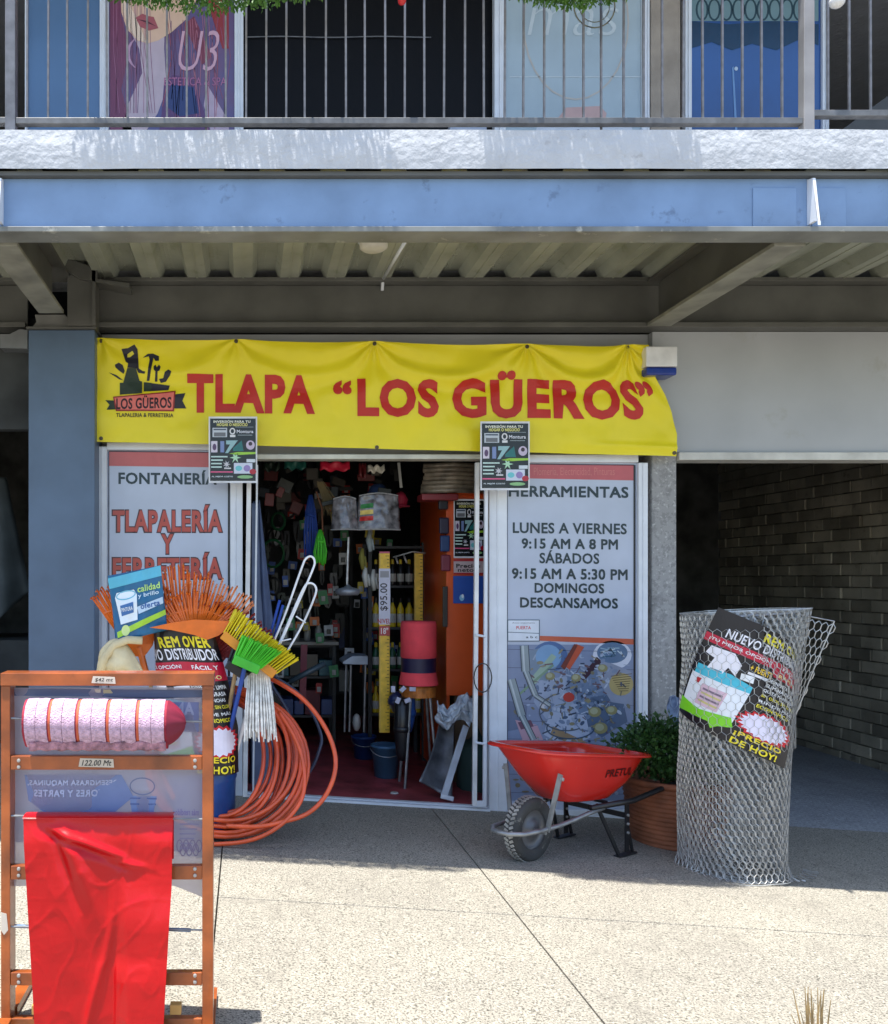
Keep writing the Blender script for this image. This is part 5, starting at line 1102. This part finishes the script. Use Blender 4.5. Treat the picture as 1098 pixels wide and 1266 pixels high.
# white wire loops with blue sleeve
for lb, pts in (('taller bent white wire loop rising from the barrel', ((322, 830), (350, 766), (372, 705), (378, 691), (385, 688), (389, 694), (386, 706), (366, 752), (334, 824))), ('shorter bent white wire loop rising beside the taller one', ((326, 842), (352, 780), (374, 730), (382, 721), (390, 725), (389, 738), (370, 780), (336, 836)))):
    q = MB(); q.tube(smooth_pts([W(x, y, 5.12) for x, y in pts], 5), .0062, 7); t = single('wire_loop', lb, 'wire', q, mat('white_coated_wire', (.85, .86, .88), .35), smooth=True)
q = MB(); q.tube([W(366, 762, 5.11), W(378, 770, 5.11)], .0045, 6); q.tube([W(345, 793, 5.11), W(360, 790, 5.11)], .0045, 6); single('wire_bridge', 'short cross wires tying the two white loops', 'wire', q, MATS['white_coated_wire'])
for i, (a, c) in enumerate((((330, 800), (346, 742)), ((336, 800), (350, 748)))): q = MB(); q.tube([W(*a, 5.14), W(*c, 5.14)], .008, 8); single('broomstick', ['left', 'right'][i]+' one of the two thin blue sticks beside the white wire loops', 'handle', q, MATS['blue_rope'], smooth=True)
# blue bucket poster
bpst = thing('bucket_poster', 'teal blue poster of a white paint bucket among the rakes', 'poster', W(170, 790, 5.0)); Q = ((133, 712), (199, 699), (207, 779), (143, 794))
def onq(u, v_, l=0):
    x = (Q[0][0]*(1-u)+Q[1][0]*u)*(1-v_)+(Q[3][0]*(1-u)+Q[2][0]*u)*v_; y = (Q[0][1]*(1-u)+Q[1][1]*u)*(1-v_)+(Q[3][1]*(1-u)+Q[2][1]*u)*v_
    p_ = W(x, y, 4.97); p_.y += .02*math.sin(u*4+v_*3)+.012*noise.noise(Vector((u*5, v_*5, 1)))-l*.0012; return p_
q = MB(); q.grid(lambda u, v_: onq(u, v_), 24, 24); pp = part('sheet', q, mat('teal_blue_print', srgb(30, 110, 150), .3, col2=srgb(24, 84, 128), var=.1, scale=5), bpst, smooth=True, solid=.003)
d = Decal(); RW = (232, 240, 244)
d.poly([(0, .04), (1, .0), (1, .16), (.0, .2)], (90, 180, 205), 2)
d.poly([(.08, .35), (.12, .28), (.45, .28), (.5, .36), (.47, .74), (.14, .76)], RW, 3); d.poly([(.16, .48), (.42, .46), (.41, .62), (.17, .64)], (60, 110, 170), 4); d.ring(.29, .34, .19, .07, .02, (120, 190, 210), 4); d.text('PINTURA', .18, .40, .52, .58, (230, 236, 240), 5)
d.text('calidad', .52, .95, .24, .34, (190, 226, 120), 4, bold=.02); d.text('y brillo', .52, .92, .36, .44, (206, 226, 236), 4, bold=.02)
d.poly([(.48, .55), (.98, .48), (.98, .58), (.5, .66)], (190, 214, 236), 3); d.text('oferta', .55, .92, .51, .6, (40, 90, 160), 4)
d.poly([(.05, .86), (.55, .76), (1, .68), (1, .76), (.5, .86), (.05, .95)], (170, 214, 60), 3); d.ell(.22, .86, .08, .08, (220, 236, 150), 4)
d.build('print', pp, lambda x, y, l: onq(x, y, l+1.5), cut=.08)
# cream cloth
q = MB()
q.grid(lambda u, v_: (lambda p_: p_+Vector((0, -.06*math.sin(u*3.14)*math.sin(v_*3.14)+.02*noise.noise(Vector((u*6, v_*6, 7))), .0)))(W(124+58*u-6*v_*(1-u), 842-(52*math.sin(math.pi*min(1, .25+u*.75))*(1-v_)), 4.97)), 24, 12)
single('cream_cloth', 'folded cream chamois cloth draped over the barrel left of the poster', 'cloth', q, mat('cream_chamois', (.72, .60, .36), .8, var=.1, scale=12), smooth=True, solid=.012)
q = MB(); q.tube([W(x, y, 4.93) for x, y in ((124, 834), (130, 812), (142, 797), (158, 791), (176, 792))], .022, 10); single('cream_hose_roll', 'rolled cream edge of cloth arched behind the rack top', 'cloth', q, MATS['cream_chamois'], smooth=True)

# ------------------------------------------------------------------ orange hose coil
def coil(label, m, loops, r_):
    q = MB(); rnd = random.Random(len(label)); pts = []
    for (cx, cy, rx, ry, D0, tilt) in loops:
        N = 40
        for i in range(N):
            a = 2*math.pi*i/N+2.2; x = cx+rx*math.cos(a); y = cy+ry*math.sin(a); pts.append(W(x, y, D0+tilt*(-math.sin(a))))
    sm = []
    for i, p_ in enumerate(pts):
        a = pts[max(0, i-2):i+3]; s_ = Vector((0, 0, 0))
        for k_ in a: s_ += k_
        sm.append(s_/len(a))
    q.tube(sm, r_, 8); return single('hose_coil', label, 'hose', q, m, smooth=True)
M_hose = mat('orange_hose_pvc', (.72, .095, .025), .3, var=.15, scale=6, coat=.3)
rr_ = random.Random(31); lps = []
for i in range(13): f = i/12; lps.append((278+f*4+rr_.uniform(-5, 5), 940+rr_.uniform(-7, 5), 56+44*f+rr_.uniform(-6, 5), 76+16*f+rr_.uniform(-8, 5), 5.20-.0*f+rr_.uniform(-.03, .05)-.05*f, .12))
coil('thick coil of orange hose leaning behind the blue barrel', M_hose, lps, .0125)
q = MB(); q.tube(smooth_pts([W(x, y, D) for x, y, D in ((332, 838, 5.2), (348, 846, 5.15), (372, 862, 5.12), (392, 884, 5.1), (408, 912, 5.07), (415, 940, 5.04), (411, 966, 5.0), (398, 990, 4.98), (378, 1007, 4.96), (350, 1016, 4.95), (318, 1022, 4.95), (280, 1021, 4.97))]), .0125, 10); single('hose_loop', 'widest single loop of orange hose swinging out right of the coil', 'hose', q, M_hose, smooth=True)
q = MB(); q.tube(smooth_pts([W(x, y, D) for x, y, D in ((345, 880, 5.14), (366, 915, 5.1), (376, 950, 5.06), (374, 985, 5.0), (356, 1012, 4.95), (330, 1031, 4.93), (300, 1041, 4.93), (262, 1044, 4.94))]), .0115, 10); single('hose_end', 'loose end of orange hose trailing on the pavement below the barrel', 'hose', q, M_hose, smooth=True)
q = MB(); q.tube(smooth_pts([W(x, y, D) for x, y, D in ((332, 842, 5.28), (356, 880, 5.26), (372, 925, 5.24), (366, 965, 5.2), (345, 990, 5.16), (318, 1006, 5.14))]), .011, 8); q.tube(smooth_pts([W(x, y, D) for x, y, D in ((338, 836, 5.34), (372, 860, 5.34), (396, 905, 5.32), (394, 930, 5.3), (380, 958, 5.3), (350, 985, 5.25))]), .009, 8)
single('dark_hose', 'dark blue black hose looped behind the orange coil', 'hose', q, mat('dark_hose', (.02, .03, .07), .35), smooth=True)

# ------------------------------------------------------------------ wooden rack in front
SD = 2.88; rk = thing('wooden_rack', 'orange brown wooden rack with steel rods in the left foreground', 'rack', W(132, 1266, SD))
M_rw = mat('orange_varnished_wood', (.36, .085, .015), .4, var=.25, scale=9, coat=.35, bump=.1, bscale=40, wear=((.26, .06, .012), 18, .6))
gy = gz(-.46)
def rbox(name, x0, x1, y0, y1, d0=0, d1=.035, bottom=None, m=None, bev=.002):
    a = W(x0, y0, SD); c = W(x1, y1, SD); q = MB(); q.box(a.x, c.x, SD+d0, SD+d1, c.z if bottom is None else bottom, a.z); return part(name, q, m or M_rw, rk, bevel=bev)
rbox('upright', 1, 12.5, 848, 0, 0, .07, gy); rbox('upright', 250, 263.5, 848, 0, 0, .07, gy)
rbox('top_rail', 1, 265, 832, 847.7, -.006, .075)
rbox('top_corner_block', 252, 264, 847.9, 853, -.003, .03)
for y0, y1 in ((935, 952), (1071, 1088), (1203, 1219), (1260, 1275)): rbox('cross_rail', 12.8, 249.7, y0, y1, .002, .03)
for px in (6.5, 257):
    X = W(px, 0, SD).x
    for ya, yb in ((SD-.22, SD-.001), (SD+.072, SD+.3)): q = MB(); q.box(X-.02, X+.02, ya, yb, gz(X), gz(X)+.03); part('foot', q, M_rw, rk)
for yy in (945, 1079, 1211):
    for px in (23, 241):
        for dy in (-4.5, 3.5):
            q = MB(); q.lathe(W(px, yy+dy, SD-.001), [(0, -.003), (.005, -.0025), (.006, .002)], 10, Matrix.Rotation(R(-90), 4, 'X'), caps=False); part('screw', q, M_chrome, rk)
for yy, x0, x1, r_ in ((889, 12, 251, .0035), (1010, 8, 254, .0035), (1147, 10, 252, .003)):
    q = MB(); q.tube([W(x0, yy-(1.5 if yy > 900 else 1), SD+.012), W(x1, yy+3, SD+.012)], r_, 8); part('rod', q, M_steelpipe, rk)
rod_blue = mat('blue_grey_rod', (.12, .22, .40), .4)
for x0, x1, yy in ((18, 46, 1145), (205, 236, 1149)): q = MB(); q.tube([W(x0, yy, SD+.02), W(x1, yy+1, SD+.02)], .006, 8); part('sleeve', q, rod_blue, rk, smooth=True)
for x0, x1 in ((39, 48), (210, 224)): rbox('peg_block', x0, x1, 1243, 1255, .0, .03, m=mat('light_wood', (.62, .36, .10), .5))
# price labels
for (x0, x1, y0, y1, tt, nm, rot) in ((113, 143, 836, 845.5, '$42 mt', 'upper', 0), (97, 141, 937.5, 949, '122.⁰⁰ Mt', 'lower', 0)):
    pl_ = thing('price_label', ('small white handwritten price label on the top rail of the rack' if nm == 'upper' else 'handwritten 122 price label on the second rail of the rack'), 'label', W((x0+x1)/2, y1, SD-.01))
    D = SD-.0085 if nm == 'upper' else SD-.0005; D -= .001; q = MB(); q.prism([W(x0+2, y0, D), W(x1-1, y0+1, D), W(x1, y1, D), W(x0, y1-1, D)], (0, .0008, 0)); p = part('paper', q, mat('aged_paper', (.62, .55, .46), .6), pl_)
    d = Decal(); tt = '$42 mt' if nm == 'upper' else '122.00 Mt'; d.text(tt, x0+4, x1-4, y0+2.2, y1-2.2, (24, 20, 22), 1, bold=.012, ital=.25); d.build('handwriting', p, flat(D-.0004, .0004))
q = MB(); q.prism([W(x, y, SD-.002) for x, y in ((1, 1128), (8, 1130), (10, 1150), (5, 1156), (1, 1150))], (0, .001, 0)); single('torn_label', 'torn dirty label on the left upright of the rack', 'label', q, MATS['aged_paper'])
# translucent sheet woven behind the rails
def film(name, col, alpha, tr=.5):
    m = bpy.data.materials.new(name); m.use_nodes = True; n = m.node_tree.nodes; L = m.node_tree.links; b = n['Principled BSDF']; b.inputs['Base Color'].default_value = (*col, 1); b.inputs['Roughness'].default_value = .25
    tl = n.new('ShaderNodeBsdfTranslucent'); tl.inputs[0].default_value = (*col, 1); mx = n.new('ShaderNodeMixShader'); mx.inputs[0].default_value = tr; L.new(b.outputs[0], mx.inputs[1]); L.new(tl.outputs[0], mx.inputs[2])
    tp = n.new('ShaderNodeBsdfTransparent'); m2 = n.new('ShaderNodeMixShader'); m2.inputs[0].default_value = alpha; L.new(tp.outputs[0], m2.inputs[1]); L.new(mx.outputs[0], m2.inputs[2]); L.new(m2.outputs[0], n['Material Output'].inputs[0]); return m
M_film = film('milky_plastic_sheet', (.50, .50, .66), .80)
t = thing('plastic_sheet', 'milky translucent advertising sheet hung behind the rack rails', 'sheet', W(130, 1100, SD+.05))
def fsh(x, y, l=0): p_ = W(x, y, SD+.055); p_.y += .007*noise.noise(Vector((x*.03, y*.03, 1)))+.003*math.sin(x*.05+y*.02)-l*.0008; return p_
q = MB(); q.grid(lambda u, v_: fsh(13+237*u, 850+245*v_+(14 if u > .85 else 0)*v_*(u-.85)/.15), 60, 60); part('film', q, M_film, t, smooth=True)
d = Decal(); LB = (150, 160, 196)
d.poly([(14, 851), (250, 853), (250, 862), (180, 864), (110, 861), (14, 860)], (86, 104, 140), 1); d.rect(90, 125, 852, 856, (214, 206, 190), 2); d.rect(128, 162, 852.5, 857, (196, 190, 150), 2); d.rect(170, 195, 853, 857, (120, 190, 210), 2)
d.rect(180, 246, 868, 905, (128, 140, 188), 1); d.text('AMIRE', 190, 240, 868, 884, (168, 178, 212), 2, mirror=True, bold=.03)
d.poly([(30, 958), (150, 958), (165, 985), (140, 1006), (60, 1008), (35, 990)], (118, 136, 182), 1)
d.text('DESENGRASA MAQUINAS,', 34, 146, 964, 972, (176, 184, 214), 2, mirror=True, bold=.035); d.text('MOTORES Y PARTES', 42, 146, 976, 985, (176, 184, 214), 2, mirror=True, bold=.035)
d.ring(176, 972, 16, 11, 1.5, (112, 122, 160), 2); d.poly([(160, 984), (194, 984), (190, 1004), (163, 1004)], (126, 146, 190), 2); d.rect(160, 194, 986, 988, (90, 110, 160), 3); d.rect(161, 193, 993, 995, (90, 110, 160), 3)
d.text('más rendidor', 214, 246, 1000, 1008, (140, 130, 180), 2, mirror=True); 
for i in range(6): d.rect(222, 246-i*2, 1018+i*6, 1020+i*6, (150, 150, 186), 2)
for i in range(7): d.ring(222+i*4, 1046+(i % 2)*5, 4, 8, 1.2, (140, 130, 170), 2, 12)
d.build('print', t, fsh)
# striped towelling roll on the upper rod
rl_ = thing('towel_roll', 'fat roll of pink white towelling with dark red stripes on the upper rod', 'roll', W(132, 925, SD)); M_t = mat('pink_white_terry', (.70, .47, .62), .95, var=.18, scale=60, bump=1.0, bscale=220); M_s = mat('dark_red_weave', (.38, .02, .05), .8, bump=.4, bscale=90); M_s2 = mat('orange_red_weave', (.60, .12, .05), .8)
Rr = 29/(F/2.80); yc = 892; DC = 2.86
def rollseg(x0, x1, k0, k1, m, nm):
    q = MB(); N = 36; vs = []; nx = max(2, int((x1-x0)/5)); 
    def fn(u, v_):
        a = 2*math.pi*v_; x = x0+(x1-x0)*u; rr = Rr*(k0+(k1-k0)*u)*(1-.015*abs(u-.5)*2) + .0022*noise.noise(Vector((x*.4, math.cos(a)*9, math.sin(a)*9)))
        drop = .016*max(0, -math.sin(a))**6
        p_ = W(x, yc+.012*(x-130), DC); return p_+Vector((0, rr*math.cos(a), rr*math.sin(a)*.98-drop))
    q.grid(fn, nx, N); return part(nm, q, m, rl_, smooth=True)
xe = [33.5, 47.5, 62, 66, 82, 98, 102, 119, 136, 140, 156, 172, 176, 192, 204, 207, 216]
segs = [(36, 49, M_t), (49.6, 63, M_t), (67.5, 81, M_t), (81.6, 97, M_t), (102, 116.5, M_t), (117, 134, M_t), (138.5, 152.5, M_t), (153, 170, M_t), (174.5, 189, M_t), (189.6, 205, M_t)]
for x0, x1, m in segs: rollseg(x0, x1, 1, 1, m, 'terry_band')
for x0, x1 in ((33, 36), (63, 65), (97, 99), (134, 135.6), (170, 171.6), (205, 208)): rollseg(x0, x1, .95, .95, M_s, 'red_stripe')
for x0, x1 in ((64.6, 67.6), (98.6, 102.1), (135.2, 138.6), (171.2, 174.6)): rollseg(x0, x1, .965, .965, M_s2, 'orange_stripe')
for i in range(len(segs)):
    if i % 2 == 0: rollseg(segs[i][1], segs[i][1]+.6, .93, .93, M_s, 'seam')
q = MB()
for i in range(11):
    pass
def cone(u, v_):
    a = 2*math.pi*v_; x = 208+22*u; rr = Rr*.95*max(0, 1-u)**.55+.003+.004*math.sin(a*9)*u*(1-u)*4; p_ = W(x, yc+1.5, DC); return p_+Vector((0, rr*math.cos(a), rr*math.sin(a)))
q.grid(cone, 12, 30); part('bunched_end', q, mat('crimson_cloth', (.20, .006, .03), .7), rl_, smooth=True)
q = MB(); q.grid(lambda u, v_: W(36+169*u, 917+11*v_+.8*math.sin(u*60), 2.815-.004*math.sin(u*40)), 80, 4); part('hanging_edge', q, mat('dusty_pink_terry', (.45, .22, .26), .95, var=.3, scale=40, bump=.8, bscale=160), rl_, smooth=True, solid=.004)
# red plastic cloth hanging from the second rod
def cloth(u, v_):
    y = 1008+(1330-1008)*v_; xl = 32+16*min(1, v_*1.25)**1.0; xrr = 215-4*v_-13*max(0, v_-.25); 
    x = xl+(xrr-xl)*u; p_ = W(x, y, SD-.008)
    x2 = (u-.5); cr = 0
    cr += .010*math.sin(u*7+v_*1.3)*(.3+v_)
    g1 = lambda d_, w_: math.exp(-(d_/w_)**2)
    cr += -.016*g1(u-.16-.55*v_, .035)*g1(v_-.16, .20) + .018*g1(u-.25-.65*v_, .05)*g1(v_-.18, .17)
    cr += .014*g1(v_-.03-.22*max(0, u-.15), .014)*sst(.12, .2, u)*(1-sst(.6, .75, u))
    cr += -.012*g1(v_-.055-.24*max(0, u-.15), .018)*sst(.12, .2, u)*(1-sst(.6, .75, u))
    cr += .014*g1(v_-.16-.10*(u-.6), .012)*g1(u-.68, .12)
    cr += .030*sst(.56, .68, u-.08*v_)*sst(.20, .42, v_)
    cr += .012*g1(u-.48-.12*math.sin(v_*5), .03)*sst(.2, .4, v_)
    cr += .003*noise.noise(Vector((u*5, v_*9, 2)))
    for k_, (fx, fy, am) in enumerate(((4, 5, .0022), (9, 8, .0008), (2, 20, .0007))): cr += am*max(0, 1-abs(noise.noise(Vector((u*fx+v_*2, v_*fy, 11+k_))))*7)**2
    cr += .022*sst(.60, .63, u)*sst(.50, .62, v_)*(1-.5*u)
    p_.y -= .022+.012*sst(0, .1, v_)+(cr)*min(1, v_*12)*.8+.012; return p_
q = MB(); q.grid(cloth, 110, 150)
q.grid(lambda u, v_: W(32+183*u, 1008+(1062-1008)*v_, SD+.028), 20, 6)
q.grid(lambda u, v_: Vector((W(32+183*u, 0, SD).x, SD-.006-.037*math.cos(v_*3.1416), W(0, 1008, SD).z+.008*math.sin(v_*3.1416))), 20, 8)
single('red_tablecloth', 'glossy red plastic tablecloth folded over the second rod of the rack', 'tablecloth', q, mat('red_glossy_plastic', (.50, .003, .006), .3, var=.06, scale=5, coat=.12, bump=.05, bscale=160, spec=.3), smooth=True)

# ------------------------------------------------------------------ dry grass at the kerb
q = MB(); X, Y = (1006-VX)/F*2.75, 2.75; r_ = random.Random(4)
for i in range(44):
    b0 = Vector((X+r_.uniform(-.014, .014), Y+r_.uniform(-.02, .02), gz(X))); h = r_.uniform(.18, .36); l_ = Vector((r_.gauss(0, .009), r_.gauss(0, .02), h)); 
    if r_.random() < .08: l_.x -= .05
    q.tube([b0, b0+l_*.6, b0+l_+Vector((l_.x*.4, 0, -.01))], [.004, .003, .001], 4)
single('dry_grass_tuft', 'dry straw coloured grass tuft at the bottom right edge', 'plant', q, mat('dry_grass', (.40, .28, .13), .8, var=.3, scale=20))

# labels of look-alikes are told apart by their place in their row
by = {}
for o in C.objects:
    if o.parent is None and o.get('group') and o.get('label'): by.setdefault((o['group'], o['label']), []).append(o)
for (g_, l_), os_ in by.items():
    if 1 < len(os_) <= 25:
        os_.sort(key=lambda o: o.location.x/o.location.y)
        for k, o in enumerate(os_): o['label'] = ' '.join(l_.split()[:12])+', '+ORD[k]+' from left'
